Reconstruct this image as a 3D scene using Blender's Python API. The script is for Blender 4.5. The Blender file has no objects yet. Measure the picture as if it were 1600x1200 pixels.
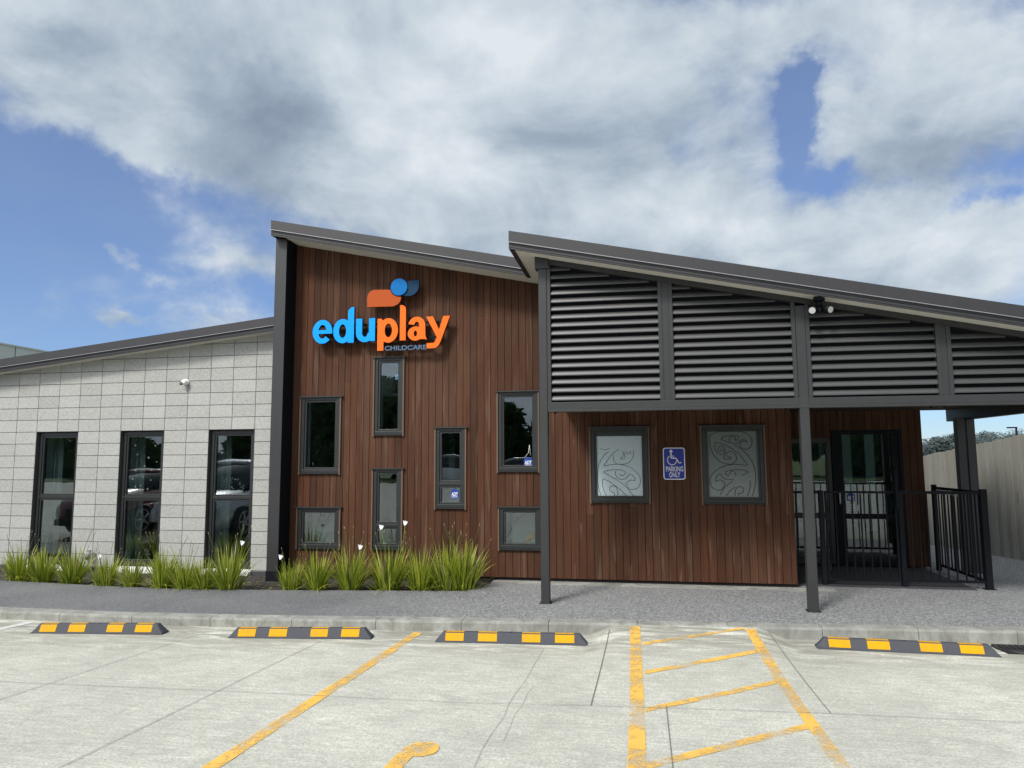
import bpy, math, random
from mathutils import Matrix, Vector
R = math.radians
random.seed(7)
scn = bpy.context.scene
COL = scn.collection

# ------------------------------------------------------------------ camera
cam_d = bpy.data.cameras.new("camera"); cam = bpy.data.objects.new("camera", cam_d); COL.objects.link(cam)
scn.camera = cam
cam_d.sensor_width = 36; cam_d.lens = 24.75; cam_d.clip_end = 3000; cam_d.clip_start = .05
def cam_matrix(pitch, yaw, roll, loc):
    f = Vector((-math.sin(yaw)*math.cos(pitch), math.cos(yaw)*math.cos(pitch), math.sin(pitch)))
    r0 = Vector((math.cos(yaw), math.sin(yaw), 0)); d0 = f.cross(r0)
    c, s = math.cos(roll), math.sin(roll)
    r = c*r0 + s*d0; d = -s*r0 + c*d0
    return Matrix(((r.x, -d.x, -f.x, loc[0]), (r.y, -d.y, -f.y, loc[1]), (r.z, -d.z, -f.z, loc[2]), (0, 0, 0, 1)))
cam.matrix_world = cam_matrix(R(5.964), R(10.088), R(.299), (0, 0, 1.75))

# ------------------------------------------------------------------ light
SUN_EL, SUN_AZ = 46.0, 208.0          # azimuth clockwise from +Y (the sun stands behind and left of the camera)
sun_d = bpy.data.lights.new("sun", 'SUN'); sun = bpy.data.objects.new("sun", sun_d); COL.objects.link(sun)
sun_d.energy = 2.1; sun_d.angle = R(12); sun_d.color = (1, .965, .91)
sv = Vector((math.sin(R(SUN_AZ))*math.cos(R(SUN_EL)), math.cos(R(SUN_AZ))*math.cos(R(SUN_EL)), math.sin(R(SUN_EL))))
sun.rotation_euler = sv.to_track_quat('Z', 'Y').to_euler()
sun.location = (-5, -10, 20)

# ------------------------------------------------------------------ node helper
class NT:
    def __init__(s, tree): s.t = tree; s.n = tree.nodes; s.l = tree.links
    def node(s, typ, **kw):
        n = s.n.new(typ)
        for k, v in kw.items(): setattr(n, k, v)
        return n
    def link(s, a, b):
        if hasattr(a, 'is_linked') or isinstance(a, bpy.types.NodeSocket): s.l.new(a, b)
        elif a is not None:
            try: b.default_value = a
            except Exception: b.default_value = (*a, 1) if len(a) == 3 else a
    def m(s, op, a, b=None, c=None, clamp=False):
        n = s.node('ShaderNodeMath', operation=op, use_clamp=clamp)
        s.link(a, n.inputs[0])
        if b is not None: s.link(b, n.inputs[1])
        if c is not None: s.link(c, n.inputs[2])
        return n.outputs[0]
    def mix(s, f, a, b, blend='MIX'):
        n = s.node('ShaderNodeMix', data_type='RGBA', blend_type=blend)
        s.link(f, n.inputs[0])
        for v, i in ((a, 6), (b, 7)):
            s.link(v if not isinstance(v, tuple) or len(v) == 4 else (*v, 1), n.inputs[i])
        return n.outputs[2]
    def ramp(s, f, stops):
        n = s.node('ShaderNodeValToRGB'); s.link(f, n.inputs[0]); e = n.color_ramp.elements
        while len(e) < len(stops): e.new(.5)
        for i, (p, c) in enumerate(stops):
            e[i].position = p; e[i].color = (c, c, c, 1) if not isinstance(c, tuple) else (*c, 1)
        return n.outputs[0]
    def coord(s, kind='Object', scale=(1, 1, 1), loc=(0, 0, 0), rot=(0, 0, 0)):
        c = s.node('ShaderNodeTexCoord'); mp = s.node('ShaderNodeMapping')
        s.l.new(c.outputs[kind], mp.inputs[0]); mp.inputs['Scale'].default_value = scale
        mp.inputs['Location'].default_value = loc; mp.inputs['Rotation'].default_value = rot
        return mp.outputs[0]
    def noise(s, vec, scale=5, detail=4, rough=.55, w=None, dist=0, dims='3D'):
        n = s.node('ShaderNodeTexNoise', noise_dimensions='4D' if w is not None else dims)
        s.link(vec, n.inputs['Vector']); n.inputs['Scale'].default_value = scale
        n.inputs['Detail'].default_value = detail; n.inputs['Roughness'].default_value = rough
        n.inputs['Distortion'].default_value = dist
        if w is not None: s.link(w, n.inputs['W'])
        return n.outputs[0]
    def vor(s, vec, scale, feature='F1', out='Distance'):
        n = s.node('ShaderNodeTexVoronoi', feature=feature); s.link(vec, n.inputs['Vector']); n.inputs['Scale'].default_value = scale
        return n.outputs[out]
    def bump(s, h, strength=.3, dist=.01, normal=None):
        n = s.node('ShaderNodeBump'); n.inputs['Strength'].default_value = strength; n.inputs['Distance'].default_value = dist
        s.link(h, n.inputs['Height'])
        if normal is not None: s.l.new(normal, n.inputs['Normal'])
        return n.outputs[0]
    def attr(s, name='tint'):
        n = s.node('ShaderNodeAttribute', attribute_name=name); return n.outputs['Fac']

# ------------------------------------------------------------------ world: Nishita sky behind a broken cloud deck
world = bpy.data.worlds.new("World"); scn.world = world; world.use_nodes = True
w = NT(world.node_tree); w.n.clear()
sky = w.node('ShaderNodeTexSky', sky_type='NISHITA'); sky.sun_disc = False
sky.sun_elevation = R(SUN_EL); sky.sun_rotation = R(SUN_AZ); sky.air_density = 1.0; sky.dust_density = .15; sky.ozone_density = 3.0
tc = w.node('ShaderNodeTexCoord'); D = tc.outputs['Generated']
sep = w.node('ShaderNodeSeparateXYZ'); w.l.new(D, sep.inputs[0])
warp = w.node('ShaderNodeTexNoise'); w.l.new(D, warp.inputs['Vector']); warp.inputs['Scale'].default_value = 5.5; warp.inputs['Detail'].default_value = 7; warp.inputs['Roughness'].default_value = .62
wsep = w.node('ShaderNodeSeparateColor'); w.l.new(warp.outputs['Color'], wsep.inputs[0])
az0 = w.m('ARCTAN2', sep.outputs[0], sep.outputs[1])
el0 = w.m('ARCSINE', sep.outputs[2])
az = w.m('ADD', az0, w.m('MULTIPLY', w.m('SUBTRACT', wsep.outputs[0], .5), .26))
el = w.m('ADD', el0, w.m('MULTIPLY', w.m('SUBTRACT', wsep.outputs[1], .5), .15))
def blobs(lst):
    acc = None
    for a, e, sa, se, wt in lst:
        x = w.m('MULTIPLY', w.m('SUBTRACT', az, a), 1/sa); y = w.m('MULTIPLY', w.m('SUBTRACT', el, e), 1/se)
        q = w.m('ADD', w.m('MULTIPLY', x, x), w.m('MULTIPLY', y, y))
        g = w.m('MULTIPLY', w.m('EXPONENT', w.m('MULTIPLY', q, -1.0)), wt)
        acc = g if acc is None else w.m('ADD', acc, g)
    return acc
COVER= [(-0.76, 0.465, 0.253, 0.072, 1.35), (-0.455, 0.544, 0.33, 0.089, 1.2), (-0.494, 0.395, 0.151, 0.073, 0.9), (-0.595, 0.435, 0.125, 0.045, 0.8), (-0.268, 0.369, 0.243, 0.086, 1.3), (-0.079, 0.49, 0.269, 0.164, 1.4), (0.08, 0.282, 0.282, 0.095, 1.2), (0.396, 0.449, 0.124, 0.098, 1.3), (0.403, 0.244, 0.152, 0.083, 1.2), (0.377, 0.365, 0.078, 0.029, 0.5), (-0.755, 0.379, 0.077, 0.021, 0.55), (-0.647, 0.377, 0.062, 0.021, 0.55), (-0.682, 0.25, 0.026, 0.012, 0.85), (-0.544, 0.259, 0.051, 0.023, 0.7), (-0.689, 0.183, 0.031, 0.009, 0.85), (-0.546, 0.191, 0.074, 0.02, 0.7), (-0.621, 0.227, 0.026, 0.009, 0.4), (0.238, 0.483, 0.027, 0.025, -1.15), (0.231, 0.422, 0.035, 0.05, -1.45), (0.28, 0.353, 0.046, 0.02, -1.15), (0.237, 0.555, 0.143, 0.034, 1.0), (0.435, 0.337, 0.055, 0.017, -0.6), (0.436, 0.301, 0.037, 0.013, -0.8), (-0.782, 0.29, 0.109, 0.081, -0.5)]
SHADE= [(0.013, 0.433, 0.2, 0.09, -0.5), (-0.505, 0.46, 0.097, 0.031, -0.38), (-0.76, 0.461, 0.077, 0.034, -0.3), (-0.11, 0.265, 0.092, 0.044, -0.2), (0.226, 0.341, 0.113, 0.04, -0.35), (0.396, 0.35, 0.076, 0.029, -0.55), (-0.212, 0.56, 0.135, 0.045, 0.5), (-0.269, 0.394, 0.141, 0.051, 0.35), (0.167, 0.308, 0.191, 0.033, 0.4), (-0.796, 0.507, 0.081, 0.025, 0.4), (0.169, 0.357, 0.065, 0.024, 0.3), (0.404, 0.267, 0.074, 0.03, 0.3), (-0.636, 0.472, 0.096, 0.036, -0.15), (0.454, 0.427, 0.048, 0.054, -0.2), (-0.02, 0.554, 0.11, 0.045, -0.2)]
dn = w.node('ShaderNodeVectorMath', operation='DIVIDE')           # flatten the direction on to a cloud layer
cmb = w.node('ShaderNodeCombineXYZ'); zz = w.m('ADD', w.m('MAXIMUM', sep.outputs[2], 0.0), .48)
for i in range(3): w.l.new(zz, cmb.inputs[i])
w.l.new(D, dn.inputs[0]); w.l.new(cmb.outputs[0], dn.inputs[1])
flat = dn.outputs[0]
f1 = w.noise(flat, 2.3, 8, .58, dist=.3)
f2 = w.noise(flat, 7.0, 8, .58, dist=.3)
f3 = w.noise(flat, 1.6, 3, .5)
f4 = w.noise(flat, 3.8, 9, .58, dist=.35)
base = w.m('MULTIPLY', w.m('SUBTRACT', f1, .5), 1.9)
cover = w.m('ADD', w.m('ADD', blobs(COVER), base), w.m('MULTIPLY', w.m('SUBTRACT', f2, .5), 1.5))
# outside the part of the sky the photograph shows: the same broken cloud
away = w.ramp(w.m('ABSOLUTE', w.m('ADD', az0, .17)), [(0.0, 0.0), (1.0, 1.0)])
outside = w.m('MULTIPLY', w.m('SUBTRACT', w.m('ABSOLUTE', w.m('ADD', az0, .17)), .75), 2.0, clamp=True)
high = w.m('MULTIPLY', w.m('SUBTRACT', el0, .62), 3.0, clamp=True)
cover = w.m('ADD', cover, w.m('MULTIPLY', w.m('MAXIMUM', outside, high), .95))
cover = w.m('SUBTRACT', cover, .42)
sm = w.node('ShaderNodeMapRange', interpolation_type='SMOOTHSTEP'); w.link(cover, sm.inputs[0])
sm.inputs[1].default_value = -.38; sm.inputs[2].default_value = .72
alpha = sm.outputs[0]
shade = w.m('ADD', w.m('ADD', w.m('MULTIPLY', blobs(SHADE), .62), w.m('MULTIPLY', w.m('SUBTRACT', f3, .5), .7)), w.m('ADD', w.m('MULTIPLY', w.m('SUBTRACT', f2, .5), .8), w.m('MULTIPLY', w.m('SUBTRACT', f4, .5), 1.5)))
shade = w.m('ADD', w.m('MULTIPLY', shade, 1.0), .62, clamp=True)
ccol = w.ramp(shade, [(0.0, (2.0, 2.5, 3.25)), (.35, (3.0, 3.65, 4.4)), (.65, (4.5, 5.15, 5.75)), (1.0, (6.3, 6.75, 7.1))])
for e_ in w.n:
    if e_.type == 'VALTORGB' and len(e_.color_ramp.elements) == 4: CR = e_
skyc = w.mix(1.0, sky.outputs[0], (.62, .80, 1.10), 'MULTIPLY')
col = w.mix(w.m('MULTIPLY', alpha, .97), w.mix(w.m('ADD', .17, w.m('MULTIPLY', w.m('MULTIPLY', f2, w.m('SUBTRACT', 1.0, outside)), .16)), skyc, (3.6, 4.2, 4.9)), ccol)
# the thin cloud round the sun glows
dot = w.node('ShaderNodeVectorMath', operation='DOT_PRODUCT'); w.l.new(D, dot.inputs[0]); dot.inputs[1].default_value = tuple(sv)
glow = w.m('MULTIPLY', w.m('EXPONENT', w.m('MULTIPLY', w.m('SUBTRACT', dot.outputs['Value'], 1.0), 9.0)), 26.0)
gc = w.node('ShaderNodeCombineXYZ')
for i, k in enumerate((1.0, .98, .94)): w.l.new(w.m('MULTIPLY', glow, k), gc.inputs[i])
col = w.mix(1.0, col, gc.outputs[0], 'ADD')
bg = w.node('ShaderNodeBackground'); w.l.new(col, bg.inputs[0]); bg.inputs[1].default_value = .079
wo = w.node('ShaderNodeOutputWorld'); w.l.new(bg.outputs[0], wo.inputs[0])
vs = scn.view_settings; vs.view_transform = 'Standard'; vs.look = 'None'; vs.gamma = 1; vs.exposure = .62; vs.use_curve_mapping = False
scn.cycles.use_denoising = True
scn.cycles.max_bounces = 8; scn.cycles.transparent_max_bounces = 16
# ------------------------------------------------------------------ materials
def mat(name, col=(.5, .5, .5), rough=.6, metal=0, spec=.5, build=None):
    m = bpy.data.materials.new(name); m.use_nodes = True; t = NT(m.node_tree)
    b = t.n['Principled BSDF']; b.inputs['Base Color'].default_value = (*col, 1); b.inputs['Roughness'].default_value = rough
    b.inputs['Metallic'].default_value = metal; b.inputs['Specular IOR Level'].default_value = spec
    if build: build(t, b)
    return m
def b_coat(col, amp=.12, sc=6):
    def f(t, b):
        n = t.noise(t.coord('Object'), sc, 5, .6); n2 = t.noise(t.coord('Object', (1, 1, .15)), sc*5, 3, .6)
        k = t.m('ADD', t.m('MULTIPLY', n, .6), t.m('MULTIPLY', n2, .4))
        c = t.mix(k, tuple(v*(1-amp*2) for v in col), tuple(min(1, v*(1+amp*2)) for v in col))
        t.link(c, b.inputs['Base Color']); t.link(t.m('ADD', t.m('MULTIPLY', n2, .2), b.inputs['Roughness'].default_value-.1), b.inputs['Roughness'])
    return f
M = {}
M['steel'] = mat('dark_grey_coated_steel', rough=.45, build=b_coat((.028, .0285, .030), .08))
M['frame'] = mat('window_frame_coating', rough=.42, build=b_coat((.017, .019, .0195), .08))
M['blade'] = mat('louvre_blade_coating', (.034, .034, .035), rough=.40, spec=.8)
M['fascia'] = mat('roof_fascia_coating', rough=.5, build=b_coat((.029, .028, .031), .08))
M['lip'] = mat('bright_flashing_edge', (.42, .42, .44), .35, .5)
M['black'] = mat('black_powder_coat', (.007, .008, .011), .6, spec=.15, build=b_coat((.007, .008, .011), .1))
M['soffit'] = mat('beige_soffit_sheet', rough=.7, build=b_coat((.68, .66, .59), .06, 2))
M['liner'] = mat('pale_window_lining', (.72, .76, .76), .6)
M['white'] = mat('white_paint', (.78, .78, .76), .5)
M['backing'] = mat('cladding_backing', (.012, .009, .008), .9)
M['inwall'] = mat('room_wall_paint', (.34, .36, .34), .8)
M['infloor'] = mat('room_carpet', (.05, .05, .055), .9)
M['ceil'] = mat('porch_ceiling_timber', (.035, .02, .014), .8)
def b_timber(t, b):
    ti = t.attr(); w4 = t.m('MULTIPLY', ti, 40.0)
    v = t.coord('Object', (26, 26, .9)); v2 = t.coord('Object', (70, 70, 2.2)); v3 = t.coord('Object', (5, 5, .5))
    g = t.noise(v, 1.0, 7, .68, w=w4, dist=1.3); g2 = t.noise(v2, 1.0, 5, .6, w=w4, dist=.4)
    base = t.ramp(ti, [(0.0, (.060, .025, .013)), (.3, (.083, .032, .015)), (.6, (.094, .039, .020)), (.85, (.116, .043, .019)), (1.0, (.118, .058, .033))])
    c = t.mix(t.ramp(g, [(.30, 0), (.72, 1)]), t.mix(.62, base, (.016, .007, .004)), base)
    c = t.mix(t.m('MULTIPLY', t.ramp(g2, [(.42, 0), (.62, 1)]), .40), c, (.05, .022, .014))
    # cathedral grain: stretched rings in the middle of the wider flat-sawn boards, weathered silver on their crests
    wv = t.node('ShaderNodeTexWave', wave_type='RINGS'); t.l.new(t.coord('Object', (9, 9, .45)), wv.inputs[0])
    wv.inputs['Scale'].default_value = 1.2; wv.inputs['Distortion'].default_value = 9; wv.inputs['Detail'].default_value = 4; wv.inputs['Detail Scale'].default_value = 1.4
    gate = t.m('GREATER_THAN', t.noise(v3, 1.0, 1, .5, w=w4), .53)
    c = t.mix(t.m('MULTIPLY', t.m('MULTIPLY', t.ramp(wv.outputs[1], [(.55, 0), (.95, 1)]), gate), .26), c, (.20, .135, .10))
    # sun-bleached patches
    s = t.noise(t.coord('Object', (1.6, 1.6, .45)), 1.0, 5, .62)
    c = t.mix(t.m('MULTIPLY', t.ramp(s, [(.48, 0), (.72, 1)]), .26), c, (.165, .095, .060))
    t.link(c, b.inputs['Base Color'])
    t.link(t.bump(t.m('ADD', g, g2), .28, .003), b.inputs['Normal'])
M['timber'] = mat('vertical_cedar_boards', rough=.7, spec=.18, build=b_timber)
def b_facing(t, b):
    g = t.noise(t.coord('Object', (60, 60, 2)), 1, 5, .6)
    t.link(t.mix(g, (.075, .045, .029), (.16, .105, .072)), b.inputs['Base Color'])
M['facing'] = mat('weathered_facing_board', rough=.7, build=b_facing)
def b_block(t, b):
    ti = t.attr(); v = t.coord('Object')
    n = t.noise(v, 55, 6, .85); n2 = t.noise(v, 6, 4, .6); sp = t.vor(v, 90)
    c = t.mix(t.m('ADD', t.m('MULTIPLY', t.ramp(n, [(.34, 0), (.66, 1)]), .7), t.m('MULTIPLY', ti, .15)), (.23, .23, .215), (.575, .575, .55))
    c = t.mix(t.ramp(n2, [(.35, .10), (.7, 0)]), c, (.30, .30, .27))
    c = t.mix(t.m('MULTIPLY', t.ramp(sp, [(.12, 1), (.3, 0)]), .35), c, (.20, .20, .19))
    t.link(c, b.inputs['Base Color']); t.link(t.bump(t.m('ADD', n, sp), .5, .004), b.inputs['Normal'])
M['block'] = mat('honed_concrete_block', rough=.85, build=b_block)
M['joint'] = mat('block_joint_mortar', (.055, .057, .055), .95)
def b_conc(t, b):
    v = t.coord('Object'); vb = t.coord('Object', (2.6, 15, 1)); vb2 = t.coord('Object', (9, 90, 1))
    big = t.noise(v, .55, 6, .6, dist=.4); mid = t.noise(v, 2.6, 6, .66, dist=.5); br = t.noise(vb, 1.6, 6, .7); br2 = t.noise(vb2, 2.4, 3, .7); fine = t.noise(v, 60, 5, .8)
    c = t.mix(t.ramp(big, [(.34, 0), (.66, 1)]), (.45, .45, .405), (.64, .64, .585))
    c = t.mix(t.m('MULTIPLY', t.ramp(br, [(.35, 1), (.60, 0)]), .46), c, (.30, .30, .275))
    c = t.mix(t.m('MULTIPLY', t.ramp(br, [(.52, 0), (.74, 1)]), .42), c, (.66, .66, .62))
    c = t.mix(t.m('MULTIPLY', t.ramp(mid, [(.48, 0), (.70, 1)]), .42), c, (.27, .265, .24))
    c = t.mix(t.m('MULTIPLY', t.ramp(br2, [(.5, 0), (.7, 1)]), .30), c, (.22, .22, .20))
    # damp, dirty channel along the kerb with lime bloom in it
    sp_ = t.node('ShaderNodeSeparateXYZ'); tcn = t.node('ShaderNodeTexCoord'); t.l.new(tcn.outputs['Object'], sp_.inputs[0])
    yk = t.m('SUBTRACT', sp_.outputs[1], t.m('MULTIPLY', sp_.outputs[0], .085))
    near = t.m('MULTIPLY', t.m('SUBTRACT', yk, 6.35), 1.0, clamp=True)
    st = t.noise(t.coord('Object', (1.0, 5, 1)), 1.5, 6, .7, dist=.7)
    c = t.mix(t.m('MULTIPLY', t.m('MULTIPLY', t.ramp(st, [(.44, 1), (.58, 0)]), near), .72), c, (.17, .165, .14))
    c = t.mix(t.m('MULTIPLY', t.m('MULTIPLY', t.ramp(st, [(.54, 0), (.64, 1)]), near), .8), c, (.72, .72, .67))
    c = t.mix(t.ramp(fine, [(.40, .60), (.60, 0)]), c, (.20, .20, .18))
    dr = t.vor(v, .9); dr2 = t.noise(v, 1.3, 5, .7, dist=1.0)
    c = t.mix(t.m('MULTIPLY', t.ramp(dr, [(.03, 1), (.09, 0)]), .38), c, (.16, .16, .145)); c = t.mix(t.m('MULTIPLY', t.ramp(dr2, [(.60, 0), (.72, 1)]), .30), c, (.25, .25, .225))
    c = t.mix(1.0, c, (1.14, 1.13, 1.08), 'MULTIPLY'); t.link(c, b.inputs['Base Color']); t.link(t.bump(t.m('ADD', t.m('MULTIPLY', br2, .5), fine), .22, .004), b.inputs['Normal'])
M['conc'] = mat('broomed_concrete', rough=.85, spec=.3, build=b_conc)
def b_path(t, b):
    v = t.coord('Object'); sp = t.vor(v, 75, out='Color'); big = t.noise(v, .8, 5, .6); n = t.noise(v, 190, 2, .7); d = t.vor(v, 75)
    sc = t.node('ShaderNodeSeparateColor'); t.l.new(sp, sc.inputs[0])
    c = t.mix(t.ramp(sc.outputs[0], [(.0, 0), (.5, .22), (.74, .6), (.92, 1)]), (.09, .095, .10), (.74, .74, .72))
    sx = t.node('ShaderNodeSeparateXYZ'); tcx = t.node('ShaderNodeTexCoord'); t.l.new(tcx.outputs['Object'], sx.inputs[0])
    older = t.m('MULTIPLY', t.m('ADD', t.m('ADD', sx.outputs[0], t.m('MULTIPLY', big, 1.2)), 3.2), .5, clamp=True)
    c = t.mix(.45, c, (.16, .165, .175)); c = t.mix(older, t.mix(.60, c, (.07, .075, .085)), c); c = t.mix(1.0, c, (.82, .82, .82), 'MULTIPLY')
    c = t.mix(t.m('MULTIPLY', t.ramp(big, [(.35, 0), (.7, 1)]), .22), c, (.32, .32, .31))
    c = t.mix(t.m('MULTIPLY', n, .22), c, (.08, .08, .085))
    t.link(c, b.inputs['Base Color']); t.link(t.bump(d, .45, .004), b.inputs['Normal'])
M['path'] = mat('exposed_aggregate_paving', rough=.8, build=b_path)
def b_kerb(t, b):
    v = t.coord('Object'); n = t.noise(v, 3.5, 6, .7, dist=.6); f = t.noise(v, 90, 3, .7); ti = t.attr()
    c = t.mix(t.ramp(n, [(.3, 0), (.68, 1)]), (.13, .13, .112), (.42, .42, .385)); c = t.mix(t.m('MULTIPLY', ti, .38), c, (.21, .21, .19))
    st = t.noise(t.coord('Object', (5, 5, 1)), 3, 5, .7)
    c = t.mix(t.m('MULTIPLY', t.ramp(st, [(.5, 0), (.68, 1)]), .6), c, (.15, .15, .12)); c = t.mix(t.m('MULTIPLY', f, .3), c, (.2, .2, .18))
    t.link(c, b.inputs['Base Color']); t.link(t.bump(f, .3, .005), b.inputs['Normal'])
M['kerb'] = mat('weathered_kerb_concrete', rough=.9, build=b_kerb)
def b_paint(col, lo=.40, hi=.60):
    def f(t, b):
        v = t.coord('Object'); n = t.noise(v, 7, 6, .74, dist=.8); f2 = t.noise(v, 95, 3, .7); g = t.noise(v, 1.7, 3, .55)
        k = t.m('ADD', t.m('ADD', t.m('MULTIPLY', n, .5), t.m('MULTIPLY', f2, .35)), t.m('MULTIPLY', g, .55))
        a = t.ramp(k, [(lo, .12), (hi, .97)])
        t.link(t.mix(n, tuple(c*.85 for c in col), col), b.inputs['Base Color'])
        tr = t.node('ShaderNodeBsdfTransparent'); mx = t.node('ShaderNodeMixShader'); t.l.new(a, mx.inputs[0]); t.l.new(tr.outputs[0], mx.inputs[1]); t.l.new(b.outputs[0], mx.inputs[2])
        t.l.new(mx.outputs[0], t.n['Material Output'].inputs[0])
    return f
M['yellow'] = mat('worn_yellow_road_paint', rough=.7, build=b_paint((.84, .50, .10), .62, .735))
M['whitep'] = mat('worn_white_road_paint', rough=.7, build=b_paint((.70, .70, .67), .55, .78))
M['crack'] = mat('dark_saw_cut', (.17, .17, .155), 1)
M['rubber'] = mat('charcoal_rubber', rough=.75, build=b_coat((.052, .055, .066), .15, 12))
def b_tape(t, b):
    n = t.noise(t.coord('Object'), 14, 5, .7)
    t.link(t.mix(t.ramp(n, [(.55, 0), (.75, .55)]), (.60, .31, .004), (.34, .20, .04)), b.inputs['Base Color'])
M['tape'] = mat('amber_reflective_tape', rough=.6, spec=.15, build=b_tape)
def b_leaf(t, b):
    ti = t.attr(); sp_ = t.node('ShaderNodeSeparateXYZ'); tcn = t.node('ShaderNodeTexCoord'); t.l.new(tcn.outputs['Object'], sp_.inputs[0])
    c = t.ramp(ti, [(0, (.07, .12, .010)), (.4, (.21, .28, .018)), (.75, (.42, .46, .05)), (.93, (.48, .46, .12)), (1, (.5, .42, .24))])
    t.link(c, b.inputs['Base Color']); b.inputs['Roughness'].default_value = .45
    tl = t.node('ShaderNodeBsdfTranslucent'); t.l.new(c, tl.inputs[0]); mx = t.node('ShaderNodeMixShader'); mx.inputs[0].default_value = .35
    t.l.new(b.outputs[0], mx.inputs[1]); t.l.new(tl.outputs[0], mx.inputs[2]); t.l.new(mx.outputs[0], t.n['Material Output'].inputs[0])
M['leaf'] = mat('strap_leaf', build=b_leaf)
M['petal'] = mat('white_petal', (.85, .85, .86), .6)
def b_soil(t, b):
    v = t.coord('Object'); n = t.noise(v, 30, 6, .75); s = t.vor(v, 55, out='Color'); sc = t.node('ShaderNodeSeparateColor'); t.l.new(s, sc.inputs[0])
    c = t.mix(n, (.008, .007, .006), (.035, .030, .024)); c = t.mix(t.ramp(sc.outputs[1], [(.8, 0), (.95, .6)]), c, (.25, .2, .15))
    t.link(c, b.inputs['Base Color']); t.link(t.bump(n, .8, .02), b.inputs['Normal'])
M['soil'] = mat('bark_mulch', rough=.95, build=b_soil)
def b_grass(t, b):
    v = t.coord('Object'); n = t.noise(v, .4, 6, .7); f = t.noise(v, 18, 4, .7)
    t.link(t.mix(t.m('ADD', t.m('MULTIPLY', n, .5), t.m('MULTIPLY', f, .5)), (.03, .07, .012), (.13, .19, .04)), b.inputs['Base Color'])
M['grass'] = mat('mown_grass', rough=.9, build=b_grass)
def b_fence(t, b):
    ti = t.attr(); w4 = t.m('MULTIPLY', ti, 30.)
    g = t.noise(t.coord('Object', (24, 24, 1.2)), 1, 6, .66, w=w4, dist=1.2); k = t.noise(t.coord('Object', (7, 7, 2.2)), 1.6, 2, .5, w=w4)
    c = t.mix(g, (.13, .125, .105), (.36, .355, .315)); c = t.mix(t.m('MULTIPLY', ti, .62), c, (.20, .19, .155))
    c = t.mix(t.m('MULTIPLY', t.ramp(k, [(.66, 0), (.74, 1)]), .65), c, (.13, .09, .06))
    t.link(c, b.inputs['Base Color']); t.link(t.bump(g, .4, .004), b.inputs['Normal'])
M['fence'] = mat('weathered_pine_palings', rough=.85, build=b_fence)
def b_glass(tint, ior, rough=0.0):
    def f(t, b):
        v = t.coord('Object'); nz = t.noise(v, 1.6, 2, .5); bp_ = t.bump(nz, .05, .02)
        tr = t.node('ShaderNodeBsdfTransparent'); tr.inputs[0].default_value = (*tint, 1)
        gl = t.node('ShaderNodeBsdfGlossy'); gl.inputs['Roughness'].default_value = rough; gl.inputs[0].default_value = (.93, .97, 1, 1); t.l.new(bp_, gl.inputs['Normal'])
        fr = t.node('ShaderNodeFresnel'); geo = t.node('ShaderNodeNewGeometry')
        t.link(t.m('ADD', ior, t.m('MULTIPLY', geo.outputs['Backfacing'], 1/ior-ior)), fr.inputs[0])
        mx = t.node('ShaderNodeMixShader'); t.l.new(fr.outputs[0], mx.inputs[0]); t.l.new(tr.outputs[0], mx.inputs[1]); t.l.new(gl.outputs[0], mx.inputs[2])
        t.l.new(mx.outputs[0], t.n['Material Output'].inputs[0])
    return f
M['glass'] = mat('double_glazing', build=b_glass((.62, .69, .69), 2.05))
def b_frost(t, b):
    b.inputs['Base Color'].default_value = (.165, .19, .185, 1); b.inputs['Roughness'].default_value = .12; b.inputs['Specular IOR Level'].default_value = .7
M['dimfilm'] = mat('film_in_front_of_dark_gap', (.035, .045, .048), .25)
M['frost2'] = mat('pale_frosted_film', (.46, .54, .57), .25)
M['frost'] = mat('frosted_window_film', build=b_frost)
M['blind'] = mat('pale_blind', (.62, .72, .76), .9)
M['dglass'] = mat('dim_entrance_glass', build=b_glass((.60, .68, .68), 1.9))
M['gblind'] = mat('dull_grey_blind', (.17, .18, .175), .9)
M['line'] = mat('engraved_line', (.02, .025, .025), .6)
M['blue'] = mat('bright_blue_acrylic', (.0, .31, .93), .6, spec=.2)
M['midblue'] = mat('strong_blue_acrylic', (.0, .14, .42), .6, spec=.2)
M['deepblue'] = mat('deep_teal_blue_acrylic', (.004, .035, .085), .6, spec=.2)
M['orange'] = mat('orange_acrylic', (.90, .15, .012), .6, spec=.2)
M['dimorange'] = mat('burnt_orange_acrylic', (.42, .075, .012), .6, spec=.2)
M['navy'] = mat('navy_letter_return', (.008, .02, .06), .5)
M['brown_edge'] = mat('dark_orange_letter_return', (.16, .025, .004), .5)
M['paleblue'] = mat('faded_blue_strip', (.09, .12, .18), .5)
M['signblue'] = mat('sign_blue', (.006, .018, .27), .45)
M['signwhite'] = mat('sign_white', (.72, .72, .74), .45)
M['stblue'] = mat('sticker_blue', (.010, .045, .26), .4)
def b_car(col):
    def f(t, b):
        b.inputs['Base Color'].default_value = (*col, 1); b.inputs['Coat Weight'].default_value = 1; b.inputs['Coat Roughness'].default_value = .05
    return f
M['silver'] = mat('silver_car_paint', rough=.3, metal=.6, build=b_car((.55, .57, .58)))
M['red'] = mat('maroon_car_paint', rough=.35, build=b_car((.20, .03, .025)))
M['carwhite'] = mat('white_car_paint', rough=.35, build=b_car((.75, .75, .74)))
M['cardark'] = mat('car_glass', (.02, .025, .028), .05, spec=.9)
M['tyre'] = mat('tyre_rubber', (.015, .015, .015), .8)
M['rim'] = mat('alloy_rim', (.5, .5, .5), .3, .9)
M['lamp'] = mat('headlamp_lens', (.75, .78, .8), .1)
def b_fol(lo, hi):
    def f(t, b):
        ti = t.attr(); c = t.mix(ti, lo, hi); t.link(c, b.inputs['Base Color']); b.inputs['Roughness'].default_value = .6
    return f
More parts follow.
